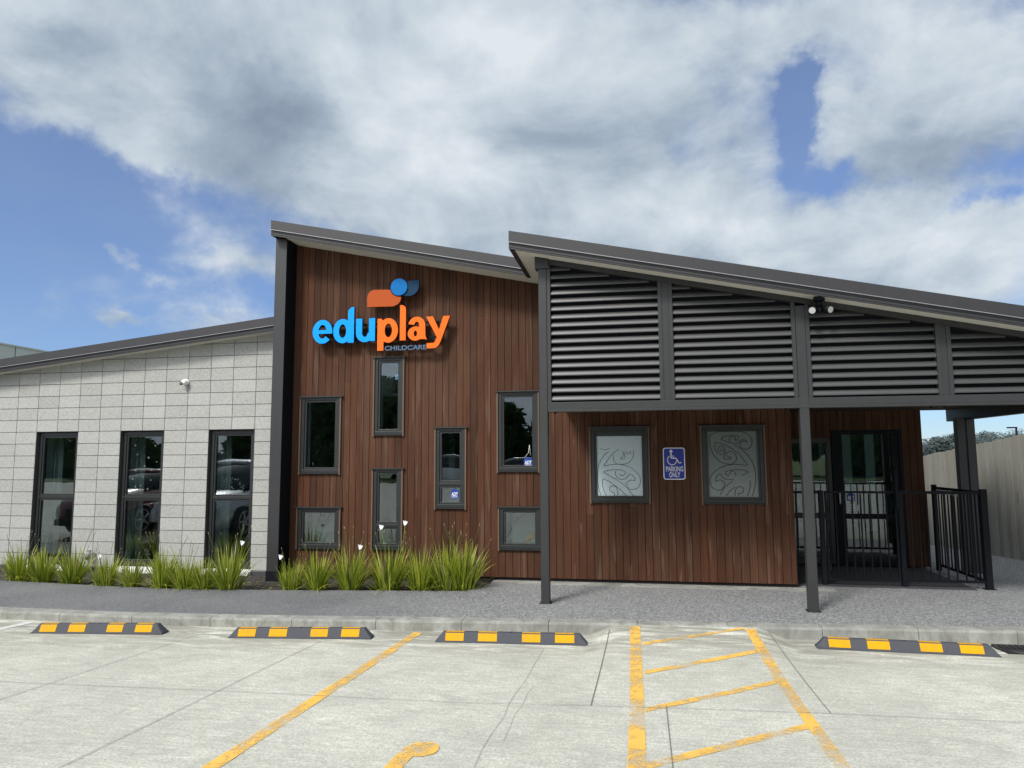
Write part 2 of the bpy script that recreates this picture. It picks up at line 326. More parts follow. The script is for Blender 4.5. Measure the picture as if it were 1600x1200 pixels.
M['fol'] = mat('tree_foliage', build=b_fol((.05, .085, .03), (.17, .24, .09)))
M['folfar'] = mat('distant_foliage', build=b_fol((.028, .042, .044), (.07, .095, .09)))
M['bark'] = mat('tree_bark', (.06, .045, .032), .9)
M['hill'] = mat('hill_scrub', rough=.95, build=b_coat((.055, .07, .07), .3, .05))
M['farpanel'] = mat('pale_grey_wall_panel', rough=.7, build=b_coat((.62, .59, .61), .05, .3))
M['lens'] = mat('pale_lens', (.5, .5, .49), .3)
M['pipe'] = mat('grey_plastic_pipe', (.42, .43, .42), .5)
M['concstrip'] = M['kerb']
M['asphalt'] = mat('grey_asphalt', rough=.9, build=b_coat((.06, .06, .06), .25, 8))
# ------------------------------------------------------------------ mesh builder
class MB:
    def __init__(s): s.v = []; s.f = []; s.t = []; s.mi = []; s.sm = []
    def face(s, idx, t=0., mi=0, sm=False): s.f.append(idx); s.t.append(t); s.mi.append(mi); s.sm.append(sm)
    def hexa(s, p, t=0., mi=0):
        b = len(s.v); s.v += p
        for q in ((0, 3, 2, 1), (4, 5, 6, 7), (0, 1, 5, 4), (1, 2, 6, 5), (2, 3, 7, 6), (3, 0, 4, 7)): s.face([b+i for i in q], t, mi)
    def box(s, x0, x1, y0, y1, z0, z1, t=0., mi=0):
        s.hexa([(x0, y0, z0), (x1, y0, z0), (x1, y1, z0), (x0, y1, z0), (x0, y0, z1), (x1, y0, z1), (x1, y1, z1), (x0, y1, z1)], t, mi)
    def slant(s, x0, x1, y0, y1, a0, a1, b0, b1, t=0., mi=0):      # bottom a0..a1 and top b0..b1 change along x
        s.hexa([(x0, y0, a0), (x1, y0, a1), (x1, y1, a1), (x0, y1, a0), (x0, y0, b0), (x1, y0, b1), (x1, y1, b1), (x0, y1, b0)], t, mi)
    def cbox(s, x0, x1, y0, y1, z0, z1, c=.004, t=0.):              # box with bevelled vertical edges
        b = len(s.v); P = [(x0+c, y0), (x1-c, y0), (x1, y0+c), (x1, y1-c), (x1-c, y1), (x0+c, y1), (x0, y1-c), (x0, y0+c)]
        for z in (z0, z1): s.v += [(x, y, z) for x, y in P]
        s.face([b+i for i in range(7, -1, -1)], t); s.face([b+8+i for i in range(8)], t)
        for i in range(8): j = (i+1) % 8; s.face([b+i, b+j, b+8+j, b+8+i], t)
    def loft(s, rings, t=0., cap=True, sm=False, mi=0, closed=True):
        b = len(s.v); n = len(rings[0])
        for r in rings: s.v += [tuple(p) for p in r]
        for k in range(len(rings)-1):
            for i in range(n if closed else n-1):
                j = (i+1) % n; s.face([b+k*n+i, b+k*n+j, b+(k+1)*n+j, b+(k+1)*n+i], t, mi, sm)
        if cap:
            s.face([b+i for i in range(n-1, -1, -1)], t, mi); s.face([b+(len(rings)-1)*n+i for i in range(n)], t, mi)
    def tube(s, pts, r, n=8, t=0., sm=True, r1=None):
        pts = [Vector(p) for p in pts]; rings = []; up = None
        for i, p in enumerate(pts):
            d = (pts[min(i+1, len(pts)-1)]-pts[max(i-1, 0)]).normalized()
            if up is None: up = d.orthogonal().normalized()
            up = (up-d*up.dot(d)); up = up.normalized() if up.length > 1e-6 else d.orthogonal().normalized(); q = d.cross(up)
            rr = r if r1 is None else r+(r1-r)*i/(len(pts)-1)
            rings.append([p+(up*math.cos(a)+q*math.sin(a))*rr for a in [2*math.pi*k/n for k in range(n)]])
        s.loft(rings, t, True, sm)
    def cyl(s, c, axis, r, h, n=24, t=0., r1=None):
        a = Vector(axis).normalized(); c = Vector(c); s.tube([c, c+a*h], r, n, t, True, r1)
    def sphere(s, c, r, n=12, m=8, t=0.):
        rings = []
        for k in range(1, m):
            ph = math.pi*k/m; rings.append([(c[0]+r*math.sin(ph)*math.cos(2*math.pi*i/n), c[1]+r*math.sin(ph)*math.sin(2*math.pi*i/n), c[2]-r*math.cos(ph)) for i in range(n)])
        s.loft(rings, t, True, True)
    def poly(s, pts, y0, y1, t=0., mi=0):                          # (x, z) outline extruded along y (y0 = front)
        n = len(pts); ar = sum(pts[i][0]*pts[(i+1) % n][1]-pts[(i+1) % n][0]*pts[i][1] for i in range(n))
        if ar < 0: pts = pts[::-1]
        b = len(s.v); s.v += [(x, y0, z) for x, z in pts]+[(x, y1, z) for x, z in pts]
        s.face([b+i for i in range(n)], t, mi); s.face([b+n+i for i in range(n-1, -1, -1)], t, mi)
        for i in range(n): j = (i+1) % n; s.face([b+i, b+n+i, b+n+j, b+j], t, mi)
    def sheet(s, pts, z, t=0.):
        b = len(s.v); s.v += [(x, y, z) for x, y in pts]; s.face([b+i for i in range(len(pts))], t)
    def mesh(s, name):
        me = bpy.data.meshes.new(name); me.from_pydata([tuple(v) for v in s.v], [], s.f); me.update()
        a = me.color_attributes.new('tint', 'FLOAT_COLOR', 'CORNER'); vals = []
        for f, t in zip(s.f, s.t): vals += [t, t, t, 1.0]*len(f)
        a.data.foreach_set('color', vals)
        me.polygons.foreach_set('material_index', s.mi); me.polygons.foreach_set('use_smooth', s.sm)
        return me
    def build(s, name, m, parent=None, bevel=0):
        me = s.mesh(name)
        for k in (m if isinstance(m, (list, tuple)) else [m]): me.materials.append(M[k] if isinstance(k, str) else k)
        o = bpy.data.objects.new(name, me); COL.objects.link(o)
        if parent: o.parent = parent
        if bevel:
            bv = o.modifiers.new('bevel', 'BEVEL'); bv.width = bevel; bv.segments = 2; bv.limit_method = 'ANGLE'; bv.angle_limit = R(40)
        return o
def tag(o, label=None, cat=None, group=None, kind=None):
    if label: o['label'] = label
    if cat: o['category'] = cat
    if group: o['group'] = group
    if kind: o['kind'] = kind
    return o
def empty(name, loc=(0, 0, 0), rz=0):
    o = bpy.data.objects.new(name, None); COL.objects.link(o); o.location = loc; o.rotation_euler = (0, 0, rz); o.empty_display_size = .2
    return o
def children(o): return [c for c in bpy.data.objects if c.parent == o]
def copy_tree(o, parent=None):
    c = o.copy(); COL.objects.link(c); c.parent = parent
    for ch in children(o): copy_tree(ch, c)
    return c
def struct(o): o['kind'] = 'structure'; return o
def interp(tab, x):
    if x <= tab[0][0]: return tab[0][1]
    for (a, b), (c, d) in zip(tab, tab[1:]):
        if x <= c: return b+(d-b)*(x-a)/(c-a)
    return tab[-1][1]
def smooth(pts, k=6):                                              # Catmull-Rom through the points
    out = []; P = [pts[0]]+list(pts)+[pts[-1]]
    for i in range(1, len(P)-2):
        p0, p1, p2, p3 = P[i-1:i+3]
        for j in range(k):
            t = j/k; out.append(tuple(.5*((2*b)+(-a+c)*t+(2*a-5*b+4*c-d)*t*t+(-a+3*b-3*c+d)*t**3) for a, b, c, d in zip(p0, p1, p2, p3)))
    out.append(pts[-1]); return out
def text_mb(body, x0, z0, x1, z1, yf, depth, offset=0., bev=0., faceless=False, mb=None, t=0.):
    """built-in lettering stretched to a box on a wall facing -Y; front face at yf"""
    cu = bpy.data.curves.new('lettering', 'FONT'); cu.body = body; cu.size = 1; cu.offset = offset; cu.extrude = .5; cu.resolution_u = 6
    o = bpy.data.objects.new('lettering', cu); COL.objects.link(o)
    dg = bpy.context.evaluated_depsgraph_get(); me = bpy.data.meshes.new_from_object(o.evaluated_get(dg))
    vs_ = [v.co.copy() for v in me.vertices]; xs = [v.x for v in vs_]; ys = [v.y for v in vs_]
    mb = mb or MB(); b = len(mb.v); ax, bx, ay, by = min(xs), max(xs), min(ys), max(ys)
    for v in vs_: mb.v.append((x0+(v.x-ax)/(bx-ax)*(x1-x0), yf+(.5-v.z)*depth, z0+(v.y-ay)/(by-ay)*(z1-z0)))
    for p in me.polygons:
        front = p.normal.z > .7
        mb.face([b+i for i in p.vertices], t, 0 if front else 1)
    bpy.data.objects.remove(o); bpy.data.curves.remove(cu); bpy.data.meshes.remove(me)
    return mb
# ------------------------------------------------------------------ ground, car park, kerb, path
KF = [(-14, 7.6), (-9, 7.32), (-7.4, 7.25), (-5.7, 7.24), (-4.2, 7.33), (-2.1, 7.54), (-.7, 7.68), (1.2, 7.80), (3.5, 7.97), (8, 8.3), (14, 8.7)]
kf = lambda x: interp(KF, x)
def pz(x, y):                                                      # car park falls towards the kerb; a ramp lifts it flush between two saw cuts
    base = -.105+.0473*(7.6-max(y, 0.0))
    yr, yk = 5.3, kf(x)
    if y > yr and -.55 < x < 1.45:
        f = min(1, max(0, (1.0-abs(x-.45))/.28)); tt = min(1, (y-yr)/(yk-yr)); base += (-.006-base)*tt*f
    return base
g = MB(); g.sheet([(-900, -900), (900, -900), (900, 900), (-900, 900)], -.5)
struct(g.build('ground', 'grass'))
def grid(xs, ys, zf, name, m, flip=False):
    g = MB(); n = len(xs)
    for y in ys: g.v += [(x, (y if not callable(y) else y(x)), zf(x, (y if not callable(y) else y(x)))) for x in xs]
    for j in range(len(ys)-1):
        for i in range(n-1): g.face([j*n+i, j*n+i+1, (j+1)*n+i+1, (j+1)*n+i], 0, 0, True)
    return struct(g.build(name, m))
xs = [-16+.5*i for i in range(31)]+[-.55+.10*i for i in range(21)]+[1.8+.5*i for i in range(30)]
ys = [-14, -7, -2, 0, 1, 2, 3, 4, 5, 5.3, 5.6, 6, 6.4, 6.8, 7.1]+[lambda x, k=k: 7.1+(kf(x)+.05-7.1)*k for k in (.33, .66, 1.0)]
grid(xs, ys, pz, 'car_park', 'conc')
grid([-60, 60], [-22, -14.0], lambda x, y: .235, 'road', 'conc')
grid([-60, -16.0], [-14, 7.6], lambda x, y: pz(-14, y), 'car_park_extension', 'conc')
grid([-60, 60], [-60, -22], lambda x, y: .30, 'lawn', 'grass')
def strip(pts_l, pts_r, name, m, lift=.004, sub=14):
    g = MB(); L = []; Rr = []
    for A, out in ((pts_l, L), (pts_r, Rr)):
        n = len(A)
        for i in range(n-1):
            for k in range(sub): t = k/sub; out.append((A[i][0]+(A[i+1][0]-A[i][0])*t, A[i][1]+(A[i+1][1]-A[i][1])*t))
        out.append(A[-1])
    for p in L+Rr: g.v.append((p[0], p[1], pz(*p)+lift))
    n = len(L)
    for i in range(n-1): g.face([i, i+n, i+n+1, i+1])
    o = g.build(name, m); 
    return o
mk = []
mk.append(strip([(-2.395, 7.42), (-2.375, 3.2), (-2.37, .6)], [(-2.295, 7.40), (-2.275, 3.2), (-2.27, .6)], 'painted_bay_line', 'yellow'))
mk.append(strip([(-.128, 7.66), (-.10, 5.2), (-.10, .6)], [(-.022, 7.67), (.002, 5.2), (.008, .6)], 'painted_bay_line', 'yellow'))
mk.append(strip([(1.035, 7.72), (1.03, 5.2), (.985, .6)], [(1.135, 7.75), (1.115, 5.2), (1.085, .6)], 'painted_bay_line', 'yellow'))
for ya, yb in ((7.05, 7.78), (6.13, 6.97), (5.15, 6.05), (4.13, 5.00), (3.1, 4.0), (2.1, 3.0)):
    mk.append(strip([(.008, ya-.05), (1.03, yb-.06)], [(.008, ya+.055), (1.03, min(yb+.045, 7.79))], 'painted_hatch_bar', 'yellow'))
for o in mk: struct(o)
arrow = [(-1.40, 3.2), (-1.402, 3.95), (-1.395, 4.12), (-1.365, 4.215), (-1.31, 4.262), (-1.25, 4.262), (-1.205, 4.225), (-1.185, 4.15), (-1.195, 4.085), (-1.235, 4.04), (-1.285, 4.02), (-1.302, 3.95), (-1.30, 3.2)]
g = MB(); sm_ = smooth(arrow, 5); g.v = [(x, y, pz(x, y)+.005) for x, y in sm_]; g.face(list(range(len(sm_)))[::-1]); struct(g.build('painted_symbol', 'yellow'))
mk = strip([(-6.90, 7.15), (-6.78, 5.6)], [(-6.78, 7.15), (-6.70, 5.6)], 'painted_bay_line', 'whitep'); struct(mk)
# saw cuts and the crack
def cut(pts, w, name='saw_cut'):
    pts = [pts[0]]+pts[1:]
    L = []; Q = []
    for i, p in enumerate(pts):
        a = pts[max(i-1, 0)]; b = pts[min(i+1, len(pts)-1)]; d = Vector((b[0]-a[0], b[1]-a[1])).normalized(); nn = (-d.y*w/2, d.x*w/2)
        L.append((p[0]+nn[0], p[1]+nn[1])); Q.append((p[0]-nn[0], p[1]-nn[1]))
    return struct(strip(L, Q, name, 'crack', .0065, 10))
cut([(-12, 4.72), (-4.96, 4.93), (-2.84, 5.03), (-1.37, 5.06), (-.37, 5.17), (1.26, 5.30), (2.44, 5.33), (8, 5.5)], .0045)
cut([(-.336, 7.56), (-.37, 5.17)], .007); cut([(1.277, 7.8), (1.249, 5.30)], .006)
cut([(-4.55, 7.05), (-4.545, 5.5), (-4.54, 1)], .005); cut([(-3.165, 6.8), (-3.15, 5.5), (-3.09, 1)], .005); cut([(.152, 5.26), (.128, 1)], .006)
random.seed(3)
cut([(-.93+random.uniform(-.012, .012), 6.9-.3*i) for i in range(12)], .0025, 'surface_crack')
cut([(-.85+random.uniform(-.014, .014), 5.6-.25*i) for i in range(6)], .002, 'surface_crack')
# kerb of separate cast lengths
random.seed(11)
g = MB(); x = -14.0
while x < 12:
    L = .93; x1 = x+L-.006
    drop = -.004 if (-.35 < x < 1.2) else 0
    ra = []
    for k in range(4):
        xx = x+(x1-x)*k/3; y = kf(xx); z = .006+drop
        ra.append([(xx, y, -.3), (xx, y, z-.022), (xx, y+.007, z-.006), (xx, y+.022, z), (xx, y+.19, z), (xx, y+.19, -.3)])
    g.loft([r[::-1] for r in ra], random.random()); x += L
struct(g.build('kerb', 'kerb'))
# exposed aggregate path and porch floor
PE = [(-14, 9.15), (-9.25, 9.07), (-8.29, 8.99), (-7.23, 8.89), (-6.21, 8.84), (-4.87, 8.96), (-2.30, 9.28), (-2.14, 9.70), (-2.05, 9.93), (-1.95, 16), (14, 16)]
g = MB(); xs2 = sorted(set([-14+.5*i for i in range(57)]+[-2.30, -2.14, -2.05, -1.95])); nn = len(xs2)
g.v = [(x, kf(x)+.192, 0) for x in xs2]+[(x, interp(PE, x), 0) for x in xs2]+[(x, interp(PE, x), -.1) for x in xs2]
for i in range(nn-1): g.face([i, i+1, nn+i+1, nn+i]); g.face([nn+i, nn+i+1, 2*nn+i+1, 2*nn+i])
struct(g.build('footpath', 'path'))
g = MB(); g.box(-2.08, 2.5, 9.90, 10.12, -.05, .005); struct(g.build('mowing_strip', 'kerb'))
g = MB(); g.sheet([(-14, 8.6), (-1.9, 8.6), (-1.9, 10.6), (-14, 10.6)], -.045)
struct(g.build('planting_bed', 'soil'))
grid([-60, 40], [10.6, 60], lambda x, y: -.12, 'back_lawn', 'grass')
# ------------------------------------------------------------------ building
B = tag(empty('childcare_building', (-3, 10.2, 0)), 'single-storey childcare building with a pale block wing, brown timber front and louvred porch', 'building')
B.location = (0, 0, 0)
LY, TY, PY = 10.32, 10.15, 8.62                                     # block wall, timber wall, porch louvre planes
zl_b = lambda x: 3.754+.1059*(x+5.585)                              # underside of the left roof
zr_b = lambda x: 5.154-.2106*(x+5.46)                               # underside of the main roof
# --- block wall
random.seed(5)
holes = [(-9.999, -9.199), (-8.399, -7.599), (-6.799, -5.999)]; HZ0, HZ1 = .02, 2.22
g = MB(); bk = MB()
for r in range(-4, 17):
    zt = 3.220-.2*r; zb = zt-.2
    for c in range(-9, 13):
        xa = -10.399+.4*c; xb = min(xa+.4, -5.30)
        if xa > -5.4: continue
        if any(a-.01 < xa < b-.01 for a, b in holes) and zb > HZ0-.01 and zt < HZ1+.01: continue
        ta, tb = min(zt, zl_b(xa)+.1), min(zt, zl_b(xb)+.1)
        if ta <= zb+.03 or tb <= zb+.03: continue
        q = .0045; zb2 = max(zb, -.12)
        g.slant(xa+q, xb-q, LY, LY+.10, zb2+q, zb2+q, ta-q if ta == zt else ta, tb-q if tb == zt else tb, random.random())
        bk.slant(xa, xb, LY+.006, LY+.19, zb2, zb2, ta-.001, tb-.001)
wl = g.build('block_wall', 'block', B); wlb = bk.build('mortar', 'joint', wl)
g = MB(); g.box(-14, -5.45, LY+.02, LY+.15, -.4, -.10); g.build('plinth', 'black', B)
# --- windows
def window(x0, x1, z0, z1, y, transoms=(), bw=.05, sw=.03, glass='glass', rec=0., trim=True, liner=True, name='window'):
    f = MB(); a, b_ = y-.012+rec, y+.07+rec
    def ring(mb, X0, X1, Z0, Z1, w, ya, yb, t=0):
        mb.box(X0, X1, ya, yb, Z1-w, Z1, t); mb.box(X0, X1, ya, yb, Z0, Z0+w, t)
        mb.box(X0, X0+w, ya+.0008, yb-.0008, Z0+w, Z1-w, t); mb.box(X1-w, X1, ya+.0008, yb-.0008, Z0+w, Z1-w, t)
    ring(f, x0, x1, z0, z1, bw, a, b_)
    zs = [z0+bw]+list(transoms)+[z1-bw]; panes = []
    for i in range(len(zs)-1):
        lo = zs[i]+(.022 if i else 0); hi = zs[i+1]-(.022 if i < len(zs)-2 else 0)
        ring(f, x0+bw+.001, x1-bw-.001, lo+.001, hi-.001, sw, a+.014, b_-.006); panes.append((lo+sw, hi-sw))
    for tz in transoms: f.box(x0+bw, x1-bw, a+.003, b_-.003, tz-.021, tz+.021)
    w_ = f.build(name, 'frame', B, .0025)
    for lo, hi in panes:
        p = MB(); p.box(x0+bw+sw-.004, x1-bw-sw+.004, a+.036, a+.040, lo-.004, hi+.004); p.build('pane', glass, w_)
    if liner:
        l = MB(); ring(l, x0+.004, x1-.004, z0+.004, z1-.004, .018, b_+.002, b_+.20); l.build('inner_lining', 'liner', w_)
    if trim:
        tmb = MB(); tmb.box(x0-.05, x1+.05, y-.045, y+.02, z1+.003, z1+.009); tmb.box(x0-.05, x1+.05, y-.047, y-.044, z1-.006, z1+.009); tmb.build('head_flashing', 'steel', w_)
        for xa, xb in ((x0-.026, x0-.004), (x1+.004, x1+.026)): tmb = MB(); tmb.box(xa, xb, y-.030, y+.02, z0-.03, z1+.001); tmb.build('facing_board', 'facing', w_)
        tmb = MB(); tmb.box(x0-.002, x1+.002, y-.035, y+.01, z0-.014, z0-.002); tmb.build('sill', 'frame', w_)
    return w_
TW = [(-5.114, -4.485, 1.531, 2.696, ()), (-3.925, -3.482, 2.105, 3.278, ()), (-3.925, -3.488, .413, 1.593, (.755,)), (-2.953, -2.517, 1.022, 2.196, (1.365,)),
      (-2.01, -1.43, 1.557, 2.715, ()), (-5.124, -4.462, .409, 1.012, ()), (-1.995, -1.40, .443, 1.039, ())]
for i, (x0, x1, z0, z1, tr) in enumerate(TW):
    wn = window(x0, x1, z0, z1, TY, tr)
    if i in (2, 3, 5, 6):
        g = MB(); top = tr[0]-.03 if tr else z1-.09
        g.box(x0+(.15 if i > 3 else .09), x1-.07, TY+.15, TY+.155, z0+.07, top); g.build('blind', 'gblind', wn)
PW = [(-.664, .132, 1.124, 2.172), (.874, 1.691, 1.114, 2.174)]
K9 = []; K8 = []
K9=[[(0.987,2.035),(1.035,2.068),(1.128,2.096),(1.258,2.109),(1.378,2.098),(1.468,2.068),(1.53,2.02),(1.551,1.963),(1.539,1.897),(1.497,1.854),(1.451,1.845),(1.406,1.869),(1.384,1.907),(1.399,1.945),(1.437,1.959),(1.482,1.947),(1.465,1.973),(1.428,1.981),(1.4,1.969),(1.363,1.941),(1.316,1.927),(1.271,1.942),(1.249,1.98),(1.264,2.013),(1.301,2.024),(1.333,2.008),(1.332,1.984),(1.304,1.975)],[(1.134,1.991),(1.181,2.024),(1.246,2.035),(1.32,2.034),(1.375,2.031),(1.365,1.993),(1.345,1.97),(1.323,1.975)],[(1.134,1.991),(1.189,1.962),(1.252,1.932)],[(1.316,1.908),(1.369,1.87),(1.423,1.831),(1.475,1.774),(1.527,1.698),(1.564,1.604),(1.578,1.5),(1.568,1.36),(1.526,1.21)],[(0.987,2.035),(0.983,1.959),(0.996,1.882),(1.012,1.815),(1.051,1.738),(1.114,1.681),(1.178,1.652),(1.251,1.643),(1.297,1.657),(1.331,1.699),(1.329,1.765),(1.294,1.808),(1.248,1.818),(1.206,1.795),(1.2,1.766),(1.227,1.742),(1.263,1.739),(1.244,1.714),(1.189,1.714),(1.162,1.738),(1.182,1.785),(1.184,1.842),(1.167,1.881),(1.131,1.895),(1.098,1.872),(1.092,1.843),(1.119,1.819),(1.143,1.843),(1.129,1.852)],[(1.056,1.944),(1.123,1.933),(1.205,1.899),(1.295,1.842),(1.375,1.775),(1.427,1.708),(1.474,1.628),(1.397,1.634),(1.306,1.638),(1.214,1.628),(1.12,1.596),(1.035,1.539),(0.987,1.482),(0.971,1.416),(0.987,1.34),(1.036,1.297),(1.1,1.288),(1.152,1.331),(1.163,1.378),(1.133,1.42),(1.087,1.425),(1.051,1.406),(1.051,1.453),(1.08,1.491),(1.113,1.51),(1.134,1.472),(1.17,1.444),(1.225,1.433),(1.289,1.433)],[(1.056,1.944),(1.051,1.862),(1.081,1.805),(1.127,1.776),(1.159,1.79),(1.17,1.833)],[(1.173,1.534),(1.239,1.557),(1.321,1.567),(1.412,1.562),(1.484,1.533),(1.438,1.51),(1.391,1.486)],[(1.173,1.534),(1.191,1.501),(1.227,1.482)],[(1.236,1.501),(1.242,1.529),(1.275,1.548),(1.306,1.534),(1.318,1.486)],[(1.27,1.406),(1.204,1.359),(1.147,1.302),(1.098,1.222)],[(1.303,1.331),(1.238,1.284),(1.18,1.209)],[(1.299,1.209),(1.301,1.275),(1.326,1.322),(1.372,1.336),(1.412,1.308),(1.406,1.266),(1.373,1.242),(1.346,1.247),(1.345,1.209)],[(1.502,1.416),(1.502,1.332),(1.463,1.21)]]
K8=[[(-0.479,2.059),(-0.42,2.093),(-0.341,2.11),(-0.224,2.111),(-0.128,2.09),(-0.061,2.052)],[(-0.541,1.878),(-0.473,1.853),(-0.404,1.877)],[(-0.268,1.861),(-0.347,1.808),(-0.407,1.74),(-0.457,1.672),(-0.482,1.623),(-0.399,1.64),(-0.282,1.647),(-0.196,1.632),(-0.11,1.598),(-0.034,1.539),(0.013,1.477),(0.02,1.399),(-0.005,1.332),(-0.049,1.298),(-0.126,1.295),(-0.168,1.341),(-0.167,1.39),(-0.123,1.423),(-0.056,1.419),(-0.064,1.467),(-0.121,1.51),(-0.151,1.481),(-0.19,1.443),(-0.258,1.436),(-0.305,1.467),(-0.329,1.516),(-0.318,1.554)],[(-0.348,1.779),(-0.349,1.71),(-0.311,1.657),(-0.234,1.647),(-0.156,1.661),(-0.097,1.709),(-0.067,1.777),(-0.065,1.845)],[(-0.215,1.836),(-0.212,1.768),(-0.252,1.725),(-0.193,1.729),(-0.192,1.807)],[(-0.415,1.828),(-0.474,1.779),(-0.525,1.711),(-0.565,1.613),(-0.578,1.477),(-0.566,1.321),(-0.534,1.205)],[(-0.494,1.54),(-0.42,1.564),(-0.323,1.572),(-0.236,1.564),(-0.188,1.54),(-0.198,1.501),(-0.247,1.486),(-0.266,1.515)],[(-0.494,1.54),(-0.412,1.486),(-0.325,1.438),(-0.24,1.38),(-0.164,1.312),(-0.08,1.202)],[(-0.505,1.448),(-0.423,1.409),(-0.327,1.341),(-0.251,1.283),(-0.176,1.206)],[(-0.505,1.448),(-0.511,1.36),(-0.493,1.282),(-0.461,1.21)],[(-0.406,1.278),(-0.41,1.321),(-0.366,1.346),(-0.318,1.326),(-0.3,1.273),(-0.301,1.211)],[(-0.406,1.278),(-0.378,1.254),(-0.347,1.244),(-0.347,1.206)],[(-0.172,1.826),(-0.144,1.797),(-0.105,1.807),(-0.114,1.831)]]
for (x0, x1, z0, z1), K, nm in zip(PW, (K8, K9), ('k8', 'k9')):
    wn = window(x0, x1, z0, z1, TY, glass='frost' if nm == 'k9' else 'frost2')
    if nm == 'k8': l = MB(); l.box(x0+.077, x1-.077, TY+.0212, TY+.0235, 2.045, z1-.077); l.build('film_top_strip', 'dimfilm', wn)
    # raised strokes of the scroll pattern cut in the film
    l = MB()
    for pts in K:
        P = smooth(pts, 5)
        P = [(min(max(x, x0+.082), x1-.082), min(max(z, z0+.082), z1-.082)) for x, z in P]
        w_ = .0026 if nm == 'k8' else .0042
        for (xa, za), (xb, zb) in zip(P, P[1:]):
            d = Vector((xb-xa, zb-za))
            if d.length < 1e-4: continue
            d.normalize(); nx, nz = -d.y*w_, d.x*w_
            l.hexa([(xa+nx, TY+.0195, za+nz), (xb+nx, TY+.0195, zb+nz), (xb+nx, TY+.026, zb+nz), (xa+nx, TY+.026, za+nz), (xa-nx, TY+.0195, za-nz), (xb-nx, TY+.0195, zb-nz), (xb-nx, TY+.026, zb-nz), (xa-nx, TY+.026, za-nz)])
    l.build('scroll_pattern', 'line', wn)
for a, b_ in holes:
    wn = window(a+.012, b_-.012, .05, HZ1-.012, LY+.075, (1.135,), bw=.055, sw=.030, trim=False)
    g = MB(); cx0 = a+.03
    for k in range(4): g.tube([(cx0-.04+.045*k, LY+.42+.012*(k % 2), .06), (cx0-.04+.045*k, LY+.42+.012*(k % 2), 2.3)], .026, 8)
    g.build('curtain', 'white', wn)
    s_ = MB(); s_.hexa([(a-.05, LY-.10, -.10), (b_+.03, LY-.10, -.10), (b_+.03, LY+.13, -.10), (a-.05, LY+.13, -.10), (a-.05, LY-.10, .012), (b_+.03, LY-.10, .012), (b_+.03, LY+.13, .03), (a-.05, LY+.13, .03)]); s_.build('sill', 'white', wn, .004)
# --- timber walls
def boards(x0, x1, zb, zt, y, pitch, hs, g, bk, seed=1, splits=()):
    random.seed(seed); x = x0
    while x < x1-.01:
        w_ = pitch*random.choice((1, 1, 1, 1.0, .92, 1.06)); xe = min(x+w_, x1); t = random.random(); t2 = random.random()
        js = random.uniform(.8, 4.0) if random.random() < .35 else None
        cuts = sorted([x, xe]+[c for h in hs for c in h[:2] if x+.006 < c < xe-.006])
        for a, b_ in zip(cuts, cuts[1:]):
            m_ = (a+b_)/2; iv = [(zb, None)]
            blk = sorted([(h[2], h[3]) for h in hs if h[0] < m_ < h[1]])
            segs = []; cur = zb
            for lo, hi in blk: segs.append((cur, lo)); cur = hi
            segs.append((cur, None))
            for lo, hi in segs:
                if hi is not None and hi-lo < .004: continue
                ga = .0035 if a == x else 0; gb = .0035 if b_ == xe else 0
                ta = zt(a) if hi is None else hi; tb = zt(b_) if hi is None else hi
                if js and lo < js < min(ta, tb)-.05:
                    g.slant(a+ga, b_-gb, y, y+.02, lo, lo, js-.0015, js-.0015, t); g.slant(a+ga, b_-gb, y, y+.02, js+.0015, js+.0015, ta, tb, t2)
                else: g.slant(a+ga, b_-gb, y, y+.02, lo, lo, ta, tb, t)
                bk.slant(a, b_, y+.021, y+.14, lo, lo, ta, tb)
        x = xe
hsT = [(a, b_, c, d) for a, b_, c, d, _ in TW]+[(a, b_, c, d) for a, b_, c, d in PW]
g = MB(); bk = MB()
boards(-5.27, 2.062, .045, lambda x: zr_b(x)+.05, TY, .1065, hsT, g, bk, 21)
tw = g.build('timber_wall', 'timber', B); bk.build('backing', 'backing', tw)
g = MB(); g.box(-5.27, 2.05, TY+.03, TY+.14, -.1, .043); g.build('base_gap', 'backing', tw)
g = MB(); bk = MB()
boards(2.075, 2.52, .03, lambda x: zr_b(x)+.05, 12.1, .1065, [(2.10, 2.9, .03, 2.04)], g, bk, 5)
g2 = None
boards(2.52, 4.415, .03, lambda x: zr_b(x)+.05, 12.1, .1065, [(2.50, 3.06, .03, 2.04), (3.06, 4.11, .03, 2.16)], g, bk, 8)
tw2 = g.build('entrance_wall', 'timber', B); bk.build('backing', 'backing', tw2)
# walls that return into the recess and round the right-hand end
g = MB(); bk = MB()
for k in range(18):
    ya = TY+.022+k*.1065; yb = min(ya+.1065, 12.095)
    if ya > 12.09: break
    g.slant(2.04, 2.062, ya+.003, yb-.003, .045, .045, zr_b(2.04), zr_b(2.062), random.random())
g.build('recess_wall', 'timber', B)
g = MB()
for k in range(10):
    ya = 12.125+k*.1065; g.slant(4.395, 4.415, ya+.003, ya+.103, .045, .045, zr_b(4.4), zr_b(4.41), random.random())
g.build('end_wall', 'timber', B); g = MB(); g.slant(4.27, 4.39, 12.24, 13.18, 0, 0, zr_b(4.27), zr_b(4.39)); g.build('end_wall_backing', 'backing', B)
